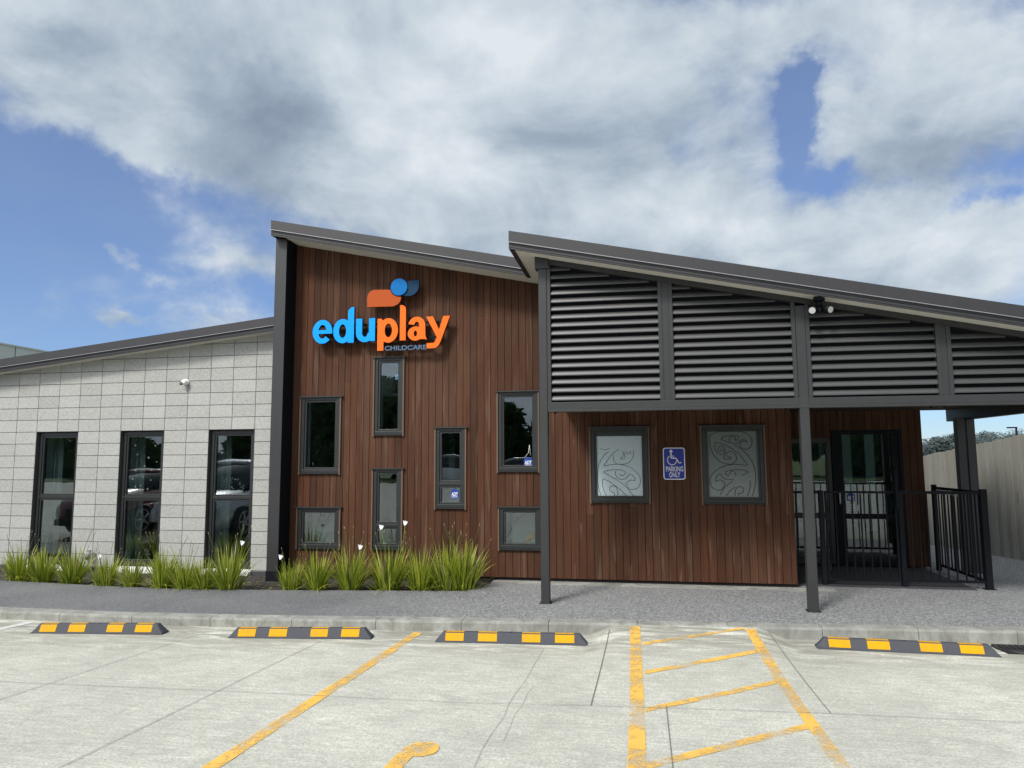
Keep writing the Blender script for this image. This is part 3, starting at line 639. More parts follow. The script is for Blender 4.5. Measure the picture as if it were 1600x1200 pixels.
# --- fin pillar between the wings
g = MB(); zt = zr_b(-5.4)+.03
g.slant(-5.456, -5.272, 9.83, 10.5, -.1, -.1, zr_b(-5.456)+.01, zr_b(-5.272)+.01); g.build('pillar', 'steel', B, .004)
g = MB(); zf = zr_b(-5.272); g.box(-5.2715, -5.2700, 9.835, 10.149, -.1, zf); g.build('pillar_shade_sheet', 'black', B)  # black sheet added to darken the shaded inner side of the pillar
g = MB(); g.box(-5.458, -5.24, 9.82, 10.16, -.12, .10); g.build('pillar_base', 'black', B)
# --- roofs
def fascia(x0, x1, zb, th, yf, name_parent, closed=True):
    """stepped fascia whose outline is carried along the roof slope"""
    prof = [(0, th), (0, th*.40), (-.010, th*.385), (-.010, th*.36), (.012, th*.355), (.012, th*.24), (.020, th*.235), (.020, th*.215), (.012, th*.21), (.012, th*.10), (.020, th*.095), (.020, th*.075), (.012, th*.07), (.012, 0.0), (.035, 0.0), (.035, th)]
    g = MB(); rings = [[(x, yf+a, zb(x)+b) for a, b in prof] for x in (x0, x1)]
    g.loft(rings); fo = g.build('fascia', 'fascia', name_parent)
    l = MB(); rings = [[(x, yf+a, zb(x)+b) for a, b in ((-.013, th*.352), (.010, th*.352), (.010, th*.378), (-.013, th*.378))] for x in (x0, x1)]
    l.loft(rings); l.build('edge_trim', 'lip', name_parent)
    return fo
# left roof
g = MB(); g.slant(-15, -5.45, 10.12, 16.2, zl_b(-15)+.03, zl_b(-5.45)+.03, zl_b(-15)+.20, zl_b(-5.45)+.20); rl = g.build('roof', 'fascia', B)
fascia(-15, -5.457, zl_b, .222, 10.08, rl)
g = MB(); g.slant(-15, -5.457, 10.116, 10.34, zl_b(-15)+.014, zl_b(-5.457)+.014, zl_b(-15)+.026, zl_b(-5.457)+.026); g.build('soffit', 'soffit', rl)
# main roof with its forward porch part
TH = .238; XE = 5.35
g = MB(); g.slant(-5.44, -1.45, 9.712, 16.2, zr_b(-5.44)+.03, zr_b(-1.45)+.03, zr_b(-5.44)+TH-.01, zr_b(-1.45)+TH-.01)
g.slant(-1.45, 2.1, 8.392, 16.2, zr_b(-1.45)+.031, zr_b(2.1)+.031, zr_b(-1.45)+TH-.012, zr_b(2.1)+TH-.012); g.slant(2.1, 4.5, 8.392, 13.3, zr_b(2.1)+.031, zr_b(4.5)+.031, zr_b(2.1)+TH-.012, zr_b(4.5)+TH-.012); g.slant(4.5, XE, 8.392, 12.4, zr_b(4.5)+.031, zr_b(XE)+.031, zr_b(4.5)+TH-.012, zr_b(XE)+TH-.012); rr = g.build('roof', 'fascia', B)
fascia(-5.462, -1.52, zr_b, TH, 9.67, rr); fascia(-1.52, XE+.03, lambda x: zr_b(x), TH-.012, 8.35, rr)
for xa, xb, ya, yb, dz in ((-1.521, -1.463, 8.387, 9.80, .014), (-5.461, -5.441, 9.707, 16.2, .004), (XE, XE+.029, 8.387, 12.4, .02)):
    g = MB(); g.slant(xa, xb, ya, yb, zr_b(xa), zr_b(xb), zr_b(xa)+TH-dz, zr_b(xb)+TH-dz); g.build('barge_board', 'fascia', rr)
g = MB(); g.slant(-5.25, -1.46, 9.706, 10.16, zr_b(-5.25)+.014, zr_b(-1.46)+.014, zr_b(-5.25)+.027, zr_b(-1.46)+.027)
g.slant(-1.459, XE-.01, 8.386, PY+.02, zr_b(-1.459)+.014, zr_b(XE-.01)+.014, zr_b(-1.459)+.027, zr_b(XE-.01)+.027)
g.slant(-1.459, -1.21, PY+.021, TY+.01, zr_b(-1.459)+.014, zr_b(-1.21)+.014, zr_b(-1.459)+.027, zr_b(-1.21)+.027); g.build('soffit', 'soffit', rr)
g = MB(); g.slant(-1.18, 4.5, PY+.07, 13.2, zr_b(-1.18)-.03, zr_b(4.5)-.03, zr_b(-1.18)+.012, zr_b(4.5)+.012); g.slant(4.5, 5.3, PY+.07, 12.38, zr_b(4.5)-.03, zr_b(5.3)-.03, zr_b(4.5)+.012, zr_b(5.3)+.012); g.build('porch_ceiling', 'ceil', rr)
# --- porch posts, beams and louvre panels
def post(x0, x1, z1, y0=PY, y1=PY+.11):
    g = MB(); g.cbox(x0, x1, y0, y1, 0, z1, .006); p = g.build('post', 'steel', B)
    g = MB(); g.box(x0-.02, x1+.02, y0-.02, y1+.02, .0, .006); g.build('base_plate', 'steel', p)
    return p
post(-1.192, -1.088, zr_b(-1.14)-.10); post(1.858, 1.966, zr_b(1.91)-.09); post(4.92, 5.03, zr_b(4.98)-.02)
g = MB(); g.cbox(4.78, 4.90, 11.75, 11.87, 0, 2.32, .006); g.build('post', 'steel', B)
g = MB(); g.cbox(4.915, 5.035, 11.75, 11.87, 0, 2.32, .006); g.build('post', 'steel', B)
g = MB()                                                           # left post cap under the soffit
g.slant(-1.232, -1.06, PY-.02, PY+.13, zr_b(-1.14)-.125, zr_b(-1.14)-.125, zr_b(-1.232)+.012, zr_b(-1.06)+.012); g.build('post_cap', 'steel', B)
g = MB(); g.box(-1.086, 4.918, PY+.004, PY+.10, 2.335, 2.425); g.box(-1.086, 4.918, PY-.004, PY+.106, 2.305, 2.334); g.build('beam', 'steel', B, .003)
g = MB(); g.box(4.90, 5.02, PY+.12, 12.4, 2.29, 2.48); g.build('beam', 'steel', B)
g = MB(); g.slant(4.93, 4.97, PY+.13, 12.3, 2.482, 2.482, zr_b(4.93)-.031, zr_b(4.97)-.031); g.build('porch_end_panel', 'steel', B)
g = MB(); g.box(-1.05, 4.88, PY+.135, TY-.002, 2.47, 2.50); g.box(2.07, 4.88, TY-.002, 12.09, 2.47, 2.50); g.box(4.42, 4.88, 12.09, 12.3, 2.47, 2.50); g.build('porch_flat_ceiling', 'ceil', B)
g = MB(); g.slant(-1.058, 5.0, PY+.006, PY+.09, zr_b(-1.058)-.055, zr_b(5.0)-.055, zr_b(-1.058)+.012, zr_b(5.0)+.012); g.build('sloping_rail', 'steel', B)
def louvre(x0, x1):
    n = MB(); pitch = .1027; ch = .072; tilt = R(64); th = .006
    k = 0
    while True:
        zc = 2.478+pitch*k; k += 1
        if zc-.03 > zr_b(x0)-.06: break
        xr = x1
        if zc+.03 > zr_b(x1)-.058: xr = min(x1, -5.46+(5.154-.05-(zc+.0))/.2106)
        if xr-x0 < .08: break
        sec = []
        for i in range(14):
            a = 2*math.pi*i/14; u = math.cos(a)*ch/2; v = math.sin(a)*th*(1.0 if math.sin(a) > 0 else .6)
            v += .003*(1-(u/(ch/2))**2)
            sec.append((PY+.045+u*math.cos(tilt)-v*math.sin(tilt), zc+u*math.sin(tilt)+v*math.cos(tilt)))
        rg = [[(x, y, z) for y, z in sec] for x in (x0, xr)][::-1]; n.loft(rg, 0, False, True)
        for q_, r_ in enumerate(rg): b0 = len(n.v); n.v += r_; n.face([b0+i for i in (range(13, -1, -1) if q_ == 0 else range(14))])
    f_ = n.build('louvre_panel', 'blade', B)
    bb = MB(); bb.slant(x0-.044, x1+.044, PY+.108, PY+.125, 2.43, 2.43, zr_b(x0-.044)-.05, zr_b(x1+.044)-.05); bb.build('louvre_shade_board', 'black', f_)  # black board added behind the blades to keep the gaps between them dark
    for a, b_ in ((x0-.045, x0), (x1, x1+.045)): fr = MB(); fr.slant(a, b_, PY+.008, PY+.085, 2.426, 2.426, zr_b(a)-.056, zr_b(b_)-.056); fr.build('jamb', 'steel', f_, .003)
    return f_
louvre(-1.042, .277); louvre(.450, 1.810); louvre(2.013, 3.359); louvre(3.517, 4.870)
for a, b_ in ((.323, .404), (3.405, 3.471)):
    g = MB(); g.slant(a, b_, PY+.018, PY+.09, 2.427, 2.427, zr_b(a)-.056, zr_b(b_)-.056); g.build('mullion', 'steel', B)
for x in (-1.0, .25, .45, 1.72, 2.1, 3.28, 3.42, 4.6):             # bolt heads under the beam
    g = MB(); g.cyl((x, PY+.05, 2.285), (0, 0, 1), .014, .022, 10); g.build('bolt', 'black', B)
# --- entrance glazing and door in the recess
window(2.10, 3.055, .04, 2.035, 12.12, (.80,), bw=.06, sw=.02, trim=False, name='side_window', glass='dglass')
g = MB(); Y = 12.085
def ringy(mb, X0, X1, Z0, Z1, wl_, wt, ya, yb):
    mb.box(X0, X1, ya, yb, Z1-wt, Z1); mb.box(X0, X1, ya, yb, Z0, Z0+wt); mb.box(X0, X0+wl_, ya+.001, yb-.001, Z0+wt, Z1-wt); mb.box(X1-wl_, X1, ya+.001, yb-.001, Z0+wt, Z1-wt)
ringy(g, 3.062, 4.112, .03, 2.158, .05, .035, Y, Y+.09); dr_ = g.build('door_frame', 'black', B)
g = MB(); ringy(g, 3.115, 4.06, .05, 2.12, .11, .03, Y+.015, Y+.06); g.box(3.226, 3.95, Y+.017, Y+.058, .755, .835)
door = g.build('door', 'black', B, .003)
for lo, hi in ((.082, .753), (.837, 2.088)):
    g = MB(); g.box(3.222, 3.954, Y+.034, Y+.039, lo, hi); g.build('pane', 'dglass', door)
g = MB(); g.box(3.135, 3.155, Y-.03, Y+.01, .98, 1.20); g.box(3.135, 3.155, Y-.03, Y+.02, .98, 1.0); g.box(3.135, 3.155, Y-.03, Y+.02, 1.18, 1.2); g.build('handle', 'lens', door)
# --- rooms behind the glass
g = MB(); g.box(-15, -5.4, 15.0, 15.1, 1.96, 3.1); g.box(-5.4, 2.0, 15.0, 15.1, 1.96, 3.5); g.box(-15, -11.9, 15.0, 15.1, -.1, 1.96); g.box(-11.2, 2.0, 15.0, 15.1, -.1, 1.96)
g.box(-11.9, -11.2, 15.0, 15.1, -.1, .36)
g.box(-5.45, -5.33, 10.52, 15, -.1, 3.7); g.box(1.9, 2.02, 10.35, 15, -.1, 3.55); g.box(-14.9, -14.8, 10.5, 15, -.1, 3.0)
g.box(-6.9, -6.82, 12.0, 13.4, 0, 2.3); g.box(-9.2, -9.1, 11.5, 12.2, 0, 2.5); g.box(-3.1, -3.0, 11.4, 15, 0, 3.0); g.box(-.5, -.4, 10.4, 15, 0, 3.0); g.build('inner_wall', 'inwall', B)
g = MB(); g.box(-15, 4.3, 10.3, 15.1, -.1, .012); g.build('inner_floor', 'infloor', B)
g = MB(); g.box(2.05, 4.3, 13.1, 13.18, 0, 3.4); g.build('inner_partition', 'inwall', B)
for xa, xb, za in ((2.12, 2.26, .3), (2.90, 3.03, .3), (3.25, 3.39, .78), (3.60, 3.74, .55), (3.965, 4.07, .45)):
    g = MB(); g.box(xa, xb, 12.24, 12.26, za, 2.2); g.build('hanging_panel', 'white', B)
g = MB(); g.box(3.2, 4.0, 12.6, 12.95, .02, .62); g.box(3.15, 4.05, 12.58, 12.97, .62, .66); g.build('reception_bench', 'facing', B)
g = MB(); g.box(-14.8, 1.9, 10.52, 14.99, 2.72, 2.76); g.build('inner_ceiling', 'inwall', B)
g = MB(); g.box(-5.06, -4.54, 11.2, 11.24, 2.10, 2.135); g.build('ceiling_light_rail', 'soffit', B)
# ------------------------------------------------------------------ letters on the timber wall
LET= {'e': [(-4.887,3.5),(-4.566,3.869)],'d': [(-4.551,3.496),(-4.216,4.052)],'u': [(-4.182,3.501),(-3.878,3.864)],'p': [(-3.839,3.362),(-3.515,3.854)],'l': [(-3.485,3.507),(-3.393,4.046)],'a': [(-3.36,3.497),(-3.064,3.858)],'y': [(-3.075,3.371),(-2.708,3.853)],'bar': [(-3.724,3.354),(-3.068,3.439)]}
LEAF= [(-4.011,4.04),(-4.014,4.189),(-3.995,4.245),(-3.957,4.284),(-3.903,4.301),(-3.78,4.298),(-3.651,4.289),(-3.629,4.246),(-3.588,4.203),(-3.534,4.182),(-3.476,4.172),(-3.485,4.114),(-3.517,4.071),(-3.57,4.044),(-3.623,4.034),(-3.822,4.038)]
PETAL= [(-3.191,4.421),(-3.194,4.322),(-3.217,4.256),(-3.262,4.211),(-3.314,4.187),(-3.367,4.185),(-3.443,4.196),(-3.406,4.236),(-3.376,4.286),(-3.369,4.345),(-3.377,4.397),(-3.355,4.418),(-3.294,4.423)]
S = tag(empty('wall_sign', (0, 0, 0)), 'raised eduplay letters in blue and orange under a dot and leaf emblem', 'sign')
def arc_pts(cx, cz, rx, rz, wx, wz, a0, a1, n=40):
    o = [(cx+rx*math.cos(R(a0+(a1-a0)*i/n)), cz+rz*math.sin(R(a0+(a1-a0)*i/n))) for i in range(n+1)]
    q = [(cx+(rx-wx)*math.cos(R(a0+(a1-a0)*i/n)), cz+(rz-wz)*math.sin(R(a0+(a1-a0)*i/n))) for i in range(n+1)]
    return o, q
def letter(k, a, b_, mats):
    mb = MB(); x0, z0, x1, z1 = a[0], a[1], b_[0], b_[1]; W = x1-x0; H = z1-z0; cnt = [0]
    def add(pts):
        n0 = len(mb.f); mb.poly(pts, 9.985+.0006*cnt[0], 10.035); mb.mi[n0] = 0
        for i in range(n0+1, len(mb.f)): mb.mi[i] = 1
        cnt[0] += 1
    def arc(cx, cz, rx, rz, wx, wz, a0, a1, n=40):
        o, q = arc_pts(cx, cz, rx, rz, wx, wz, a0, a1, n)
        for i in range(n):                                        # quads, so the ring stays open in the middle
            b = len(mb.v); y = 9.985+.0006*cnt[0]
            for yy in (y, 10.035): mb.v += [(p[0], yy, p[1]) for p in (o[i], o[i+1], q[i+1], q[i])]
            mb.face([b, b+3, b+2, b+1], 0, 0); mb.face([b+4, b+5, b+6, b+7], 0, 1); mb.face([b, b+1, b+5, b+4], 0, 1); mb.face([b+2, b+3, b+7, b+6], 0, 1)
            if i == 0: mb.face([b+3, b, b+4, b+7], 0, 1)
            if i == n-1: mb.face([b+1, b+2, b+6, b+5], 0, 1)
        cnt[0] += 1
    xh = .365; T = .095
    if k == 'e':
        cx, cz = x0+W/2, z0+H/2; arc(cx, cz, W/2, H/2, .094, .078, 0, 318, 60); add([(x0+.06, cz-.032), (x1-.002, cz-.032), (x1-.002, cz+.01), (x1-.05, cz+.026), (x0+.06, cz+.026)])
    elif k == 'd':
        arc(x0+.152, z0+.187, .152, .187, .094, .082, 0, 360, 60); xs_ = x1-.098
        add([(xs_, z0+.004), (x1, z0+.004), (x1, z1-.005), (x1-.02, z1), (x1-.045, z1-.006), (x1-.075, z1-.03), (xs_+.004, z1-.055), (xs_, z1-.08)])
    elif k == 'u':
        add([(x0, z1), (x0+.098, z1), (x0+.098, z0+.14), (x0, z0+.14)]); add([(x1-.098, z1), (x1, z1), (x1, z0+.012), (x1-.07, z0+.012), (x1-.098, z0+.06)])
        arc(x0+.142, z0+.141, .142, .141, .098, .080, 180, 360, 30)
    elif k == 'p':
        add([(x0, z0), (x0+.098, z0), (x0+.098, z1-.05), (x0+.06, z1-.004), (x0, z1-.004)]); arc(x1-.152, z1-.187, .152, .187, .094, .082, 0, 360, 60)
    elif k == 'l':
        w_ = W; add([(x0, z0), (x1, z0), (x1, z1-w_*.65), (x1-w_*.15, z1-w_*.3), (x1-w_*.45, z1-w_*.05), (x0+w_*.3, z1), (x0, z1)])
    elif k == 'a':
        arc(x0+W*.47, z1-.135, W*.45, .135, .094, .074, -4, 168, 30); add([(x1-.122, z0+.02), (x1-.026, z0+.02), (x1-.022, z0+.012), (x1, z0+.012), (x1-.022, z0+.07), (x1-.026, z1-.13), (x1-.122, z1-.13)])
        arc(x0+W*.40, z0+.107, W*.40, .107, .092, .062, 0, 360, 50)
    elif k == 'y':
        cxm = x0+W*.47; jz = z0+.075
        add([(x0, z1), (x0+.105, z1), (x0+.235, z0+.20), (x0+.205, z0+.095)])
        add([(x1, z1), (x1-.104, z1), (x0+.16, z0+.155), (x0+.135, z0+.10), (x0+.115, z0+.082), (x0+.01, z0+.080), (x0+.01, z0+.004), (x0+.06, z0), (x0+.15, z0+.006), (x0+.195, z0+.045), (x0+.225, z0+.105)])
    return mb.build('letter', mats, S)
for k, (a, b_) in LET.items():
    if k == 'bar': continue
    letter(k, a, b_, ['blue', 'navy'] if k in 'edu' else ['orange', 'brown_edge'])
def emblem(pts, m, name, yf=9.985, e='navy', k=4, sharp=()):
    mb = MB(); mb.poly(pts, yf, yf+.045); mb.mi = [0]+[1]*(len(mb.f)-1); return mb.build(name, [m, e], S)
L_ = LEAF
emblem([L_[0]]+smooth(L_[1:], 4), 'dimorange', 'leaf_shape', 9.99, 'brown_edge')
emblem([PETAL[0]]+smooth(PETAL[1:], 4), 'deepblue', 'petal_shape', 9.992)
cx, cz, cr = -3.502, 4.324, .131
emblem([(cx+cr*math.cos(2*math.pi*i/48), cz+cr*math.sin(2*math.pi*i/48)) for i in range(48)], 'midblue', 'dot_shape', 9.972)
mb = MB(); x0, z0, x1, z1 = -3.724, 3.354, -3.07, 3.438
text_mb('CHILDCARE', x0, z0+.006, x1, z1-.006, 10.0, .022, offset=.02, mb=mb); mb.build('small_lettering', ['paleblue', 'deepblue'], S)
mb = MB(); mb.box(-3.73, -3.07, 10.023, 10.03, 3.362, 3.43); mb.build('lettering_backplate', 'deepblue', S)
mb = MB(); mb.box(-4.80, -2.80, 10.06, 10.10, 3.775, 3.80); mb.box(-4.80, -2.86, 10.06, 10.10, 3.545, 3.57); 
for x in (-4.7, -4.1, -3.6, -3.2, -2.95): mb.box(x, x+.02, 10.10, 10.148, 3.775, 3.80); mb.box(x, x+.02, 10.10, 10.148, 3.545, 3.57)
mb.build('mounting_rail', 'black', S)
# ------------------------------------------------------------------ accessible parking sign
P_ = tag(empty('parking_sign', (0, 0, 0)), 'blue and white wheelchair PARKING ONLY sign between the two patterned windows', 'sign')
def rrect(x0, x1, z0, z1, r, n=6):
    o = []
    for cx_, cz_, a0 in ((x1-r, z0+r, -90), (x1-r, z1-r, 0), (x0+r, z1-r, 90), (x0+r, z0+r, 180)):
        for i in range(n+1): a = R(a0+90*i/n); o.append((cx_+r*math.cos(a), cz_+r*math.sin(a)))
    return o
sx0, sx1, sz0, sz1 = .340, .640, 1.432, 1.876
mb = MB(); mb.poly(rrect(sx0, sx1, sz0, sz1, .035), 10.128, 10.134); mb.build('plate', 'signwhite', P_)
mb = MB(); mb.poly(rrect(sx0+.013, sx1-.013, sz0+.013, sz1-.013, .026), 10.1262, 10.1275); mb.build('blue_field', 'signblue', P_)
sc_ = lambda u, v: (sx0+(u-175)/620*.300, sz1-(v-160)/865*.444)
mb = MB()
def stroke(pts, w_, y0=10.1236, y1=10.1258):
    for (a, b_) in zip(pts, pts[1:]):
        a = Vector(a); b_ = Vector(b_); d = (b_-a).normalized(); n_ = Vector((-d.y, d.x))*w_/2; e = d*w_*.15
        mb.poly([tuple(a-n_-e), tuple(b_-n_+e), tuple(b_+n_+e), tuple(a+n_-e)], y0, y1)
c0 = sc_(402, 262); mb.poly([(c0[0]+.0215*math.cos(2*math.pi*i/20), c0[1]+.0215*math.sin(2*math.pi*i/20)) for i in range(20)], 10.1236, 10.1258)
stroke([sc_(400, 280), sc_(408, 440)], .019); stroke([sc_(402, 445), sc_(545, 445)], .015); stroke([sc_(405, 390), sc_(490, 390)], .010); stroke([sc_(540, 445), sc_(630, 580), sc_(685, 560)], .013)
ctr = (430, 495); stroke([sc_(ctr[0]+128*math.cos(a), ctr[1]+128*math.sin(a)) for a in [R(d) for d in range(5, 236, 12)]], .016)
mb.build('wheelchair_symbol', 'signwhite', P_)
a = sc_(250, 805); b_ = sc_(738, 668); mb = text_mb('PARKING', a[0], a[1], b_[0], b_[1], 10.1236, .002, offset=.012); mb.build('lettering', ['signwhite', 'signwhite'], P_)
a = sc_(338, 960); b_ = sc_(645, 825); mb = text_mb('ONLY', a[0], a[1], b_[0], b_[1], 10.1236, .002, offset=.012); mb.build('lettering', ['signwhite', 'signwhite'], P_)
# ------------------------------------------------------------------ security stickers on the glass
def sticker(x0, x1, z0, z1, label, y=TY+.018):
    t_ = tag(empty('window_sticker', (0, 0, 0)), label, 'sticker', 'blue security stickers on windows')
    cx_ = (x0+x1)/2; mb = MB()
    mb.poly([(x0, z0+.1*(z1-z0)), (x0+.15*(x1-x0), z0), (x1-.15*(x1-x0), z0), (x1, z0+.1*(z1-z0)), (x1, z0+.75*(z1-z0)), (x0+.8*(x1-x0), z1-.02), (cx_, z1), (x0+.2*(x1-x0), z1-.02), (x0, z0+.75*(z1-z0))], y, y+.002); mb.build('badge', 'stblue', t_)
    mb = text_mb('ADT', x0+.1*(x1-x0), z0+.22*(z1-z0), x1-.1*(x1-x0), z0+.6*(z1-z0), y-.0015, .001, offset=.03); mb.build('lettering', ['signwhite', 'signwhite'], t_)
    mb = MB(); mb.box(x0+.1*(x1-x0), x1-.1*(x1-x0), y-.001, y-.0002, z0+.13*(z1-z0), z0+.17*(z1-z0)); mb.build('white_rule', 'signwhite', t_)
sticker(-2.735, -2.615, 1.155, 1.305, 'small blue ADT sticker in the bottom corner of the narrow window under the sign')
sticker(-1.640, -1.515, 1.62, 1.76, 'blue ADT sticker with white string above it in the tall window beside the porch post')
sticker(3.26, 3.38, 1.03, 1.17, 'blue ADT sticker above the paper notices on the entrance door glass', 12.115)
mb = MB(); mb.tube([(-1.625, TY+.015, 1.75), (-1.57, TY+.015, 1.82), (-1.555, TY+.015, 1.93)], .003, 5); mb.tube([(-1.555, TY+.015, 1.93), (-1.54, TY+.015, 1.78)], .003, 5)
tag(mb.build('hanging_string', 'white'), 'thin white string hanging behind the glass above a blue sticker', 'string')
for x0, x1, z0, z1, lb in ((3.262, 3.375, .875, .985, 'wider white paper notice low on the entrance door glass'), (3.40, 3.455, .875, .97, 'narrow white paper notice beside the wider one on the door glass')):
    mb = MB(); mb.box(x0, x1, 12.114, 12.117, z0, z1)
    for i in range(4): mb.box(x0+.01, x0+(x1-x0)*(.6+.08*i), 12.1128, 12.1136, z1-.02-i*.022, z1-.015-i*.022, 0, 1)
    tag(mb.build('paper_notice', ['signwhite', 'line']), lb, 'notice')
# small discs (decals) on the left wing glass
random.seed(9)
d_ = tag(empty('window_decals', (0, 0, 0)), 'scatter of small white dandelion discs on the middle window of the block wing', 'decals')
for i, (u, v) in enumerate([(.18, .92), (.80, .91), (.25, .74), (.60, .68), (.86, .60), (.50, .52), (.22, .44), (.70, .44), (.45, .31), (.15, .27), (.7, .25), (.4, .14), (.24, .12), (.62, .08)]):
    x = -8.30+.6*u; z = 1.20+.85*v; mb = MB(); r_ = random.uniform(.012, .022)
    for k in range(9): a = 2*math.pi*k/9; mb.tube([(x, LY+.102, z), (x+r_*math.cos(a), LY+.102, z+r_*math.sin(a))], .0016, 4)
    mb.poly([(x+r_*.75*math.cos(a), z+r_*.75*math.sin(a)) for a in [2*math.pi*k/12 for k in range(12)]], LY+.1040, LY+.1045)
    mb.build('disc', 'liner' if i % 2 else 'signwhite', d_)
d_ = tag(empty('window_decals', (0, 0, 0)), 'loose band of tiny white birds on the right window of the block wing', 'decals')
for i in range(26):
    x = -6.62+random.random()*.50; z = 1.20+random.random()*.24; a = random.uniform(-.8, .8); mb = MB(); l_ = random.uniform(.008, .02)
    mb.tube([(x-l_*math.cos(a), LY+.103, z+l_*math.sin(a)+.004), (x, LY+.103, z), (x+l_*math.cos(a+.5), LY+.103, z+l_*math.sin(a+.5)+.005)], .0028, 4); mb.build('bird', 'signwhite', d_)
# ------------------------------------------------------------------ CCTV camera, floodlight, pipe
C = tag(empty('security_camera', (-7.23, 10.32, 3.0)), 'small white dome security camera on the pale block wall', 'camera')
mb = MB(); mb.cyl((0, 0, 0), (0, -1, 0), .052, .025, 24); mb.build('mount', 'white', C)
mb = MB(); mb.sphere((0, -.055, -.005), .048, 20, 12); mb.build('housing', 'white', C)
mb = MB(); mb.cyl((-.030, -.070, -.018), (.10, -.93, -.33), .031, .040, 20); hd = mb.build('lens_hood', 'white', C)
mb = MB(); mb.cyl((-.026, -.1075, -.0315), (.10, -.93, -.33), .026, .003, 20); mb.build('lens_ring', 'black', hd)
mb = MB(); mb.cyl((-.0257, -.1102, -.0325), (.10, -.93, -.33), .009, .003, 12); mb.build('lens', 'lens', hd)
F_ = tag(empty('floodlight', (2.10, 8.50, 0)), 'twin-head black floodlight with pale round lenses under the porch eave', 'light')
zt = zr_b(2.1)+.014
mb = MB(); mb.cyl((0, 0, zt-.045), (0, 0, 1), .062, .045, 24); mb.cyl((0, 0, zt-.10), (0, 0, 1), .035, .056, 16); mb.build('mount', 'black', F_)
for sx, dx in ((-1, -.42), (1, .55)):
    mb = MB(); c_ = Vector((sx*.075, -.03, zt-.145)); ax = Vector((dx, -.8, -.38)).normalized(); mb.tube([(0, 0, zt-.09), (sx*.05, .0, zt-.12), tuple(c_)], .012, 8); mb.cyl(c_-ax*.03, ax, .036, .08, 20, 0, .043); h_ = mb.build('lamp_head', 'black', F_)
    mb = MB(); mb.cyl(c_+ax*.0505, ax, .037, .004, 20); mb.build('lens', 'lens', h_)
mb = MB(); mb.cyl((.0, .0, zt-.17), (0, 0, 1), .022, .05, 12); mb.build('motion_sensor', 'black', F_)
V_ = tag(empty('vent_pipe', (-8.80, 10.22, 0)), 'short grey vent pipe with a round cap among the plants by the block wall', 'pipe')
mb = MB(); mb.cyl((0, 0, -.05), (0, 0, 1), .026, .23, 16); mb.build('pipe', 'pipe', V_)
mb = MB(); mb.cyl((0, 0, .16), (0, 0, 1), .046, .135, 20); mb.cyl((0, 0, .288), (0, 0, 1), .051, .014, 20); mb.build('cap', 'pipe', V_)
# ------------------------------------------------------------------ wheel stops
def wheel_stop(p, q, label):
    p = Vector((*p, 0)); q = Vector((*q, 0)); L = (q-p).length; an = math.atan2(q.y-p.y, q.x-p.x)
    e = tag(empty('wheel_stop', ((p.x+q.x)/2, (p.y+q.y)/2, pz((p.x+q.x)/2, (p.y+q.y)/2+.08)), an), label, 'wheel stop', 'rubber wheel stops along the kerb')
    W, H = .155, .098; prof = [(0, 0), (.0, .012), (.012, .014), (.048, H-.006), (.056, H), (.108, H), (.116, H-.006), (.148, .014), (W, .012), (W, 0)]
    mb = MB(); rings = []
    for x, k in ((-L/2, .0), (-L/2+.006, .12), (-L/2+.075, 1), (L/2-.075, 1), (L/2-.006, .12), (L/2, .0)):
        rings.append([(x, a, min(b_, .012) if k == 0 else .012*(b_ > 0)+max(b_-.012, 0)*k) for a, b_ in prof])
    mb.loft(rings); mb.build('body', 'rubber', e, .003)
    n0 = Vector((0, -(H-.020), .036)).normalized()
    for u0, u1 in ((.068, .19), (.285, .41), (.575, .695), (.79, .915)):
        x0, x1 = -L/2+u0*L, -L/2+u1*L; mb = MB(); k = .0025
        a = (.0155, .022); b_ = (.047, H-.008)
        mb.hexa([(x0, a[0]-k, a[1]+k*.3), (x1, a[0]-k, a[1]+k*.3), (x1, a[0]+.004, a[1]), (x0, a[0]+.004, a[1]), (x0, b_[0]-k, b_[1]+k*.3), (x1, b_[0]-k, b_[1]+k*.3), (x1, b_[0]+.004, b_[1]), (x0, b_[0]+.004, b_[1])]); mb.build('yellow_panel', 'tape', e)
        mb = MB(); mb.box(x0, x1, .056, .096, H+.0003, H+.002); mb.build('yellow_panel', 'tape', e)
    for x in (-L*.36, 0, L*.36):
        mb = MB(); mb.cyl((x, .082, H-.002), (0, 0, 1), .014, .003, 12); mb.build('bolt', 'black', e)
    return e
wheel_stop((-6.33, 6.60), (-4.93, 6.80), 'wheel stop with four yellow panels, farthest left of the row')
wheel_stop((-4.17, 6.78), (-2.71, 6.99), 'wheel stop just left of the single yellow bay line')
wheel_stop((-2.04, 6.99), (-.53, 7.11), 'wheel stop in the bay between the yellow line and the hatched ramp')
wheel_stop((1.655, 7.40), (3.235, 7.35), 'wheel stop right of the yellow hatched ramp, next to the drain grate')
# ------------------------------------------------------------------ drain grate
G_ = tag(empty('drain_grate', (3.88, 7.62, pz(3.88, 7.62)+.004)), 'black drain grate with curved bars at the right edge by the kerb', 'drain')
mb = MB(); mb.box(-.52, .5, -.21, .21, -.02, .0012); mb.build('pit', 'backing', G_)
mb = MB()
for x in [-.50+.052*i for i in range(19)]:
    pts = [(x+.10*(1-(t*2-1)**2)*-1+t*.22, .19-.38*t, .008) for t in [k/10 for k in range(11)]]
    mb.tube(pts, .009, 6)
mb.build('bars', 'steel', G_)
mb = MB(); mb.box(-.52, .52, .20, .225, -.02, .012); mb.build('rim', 'steel', G_)
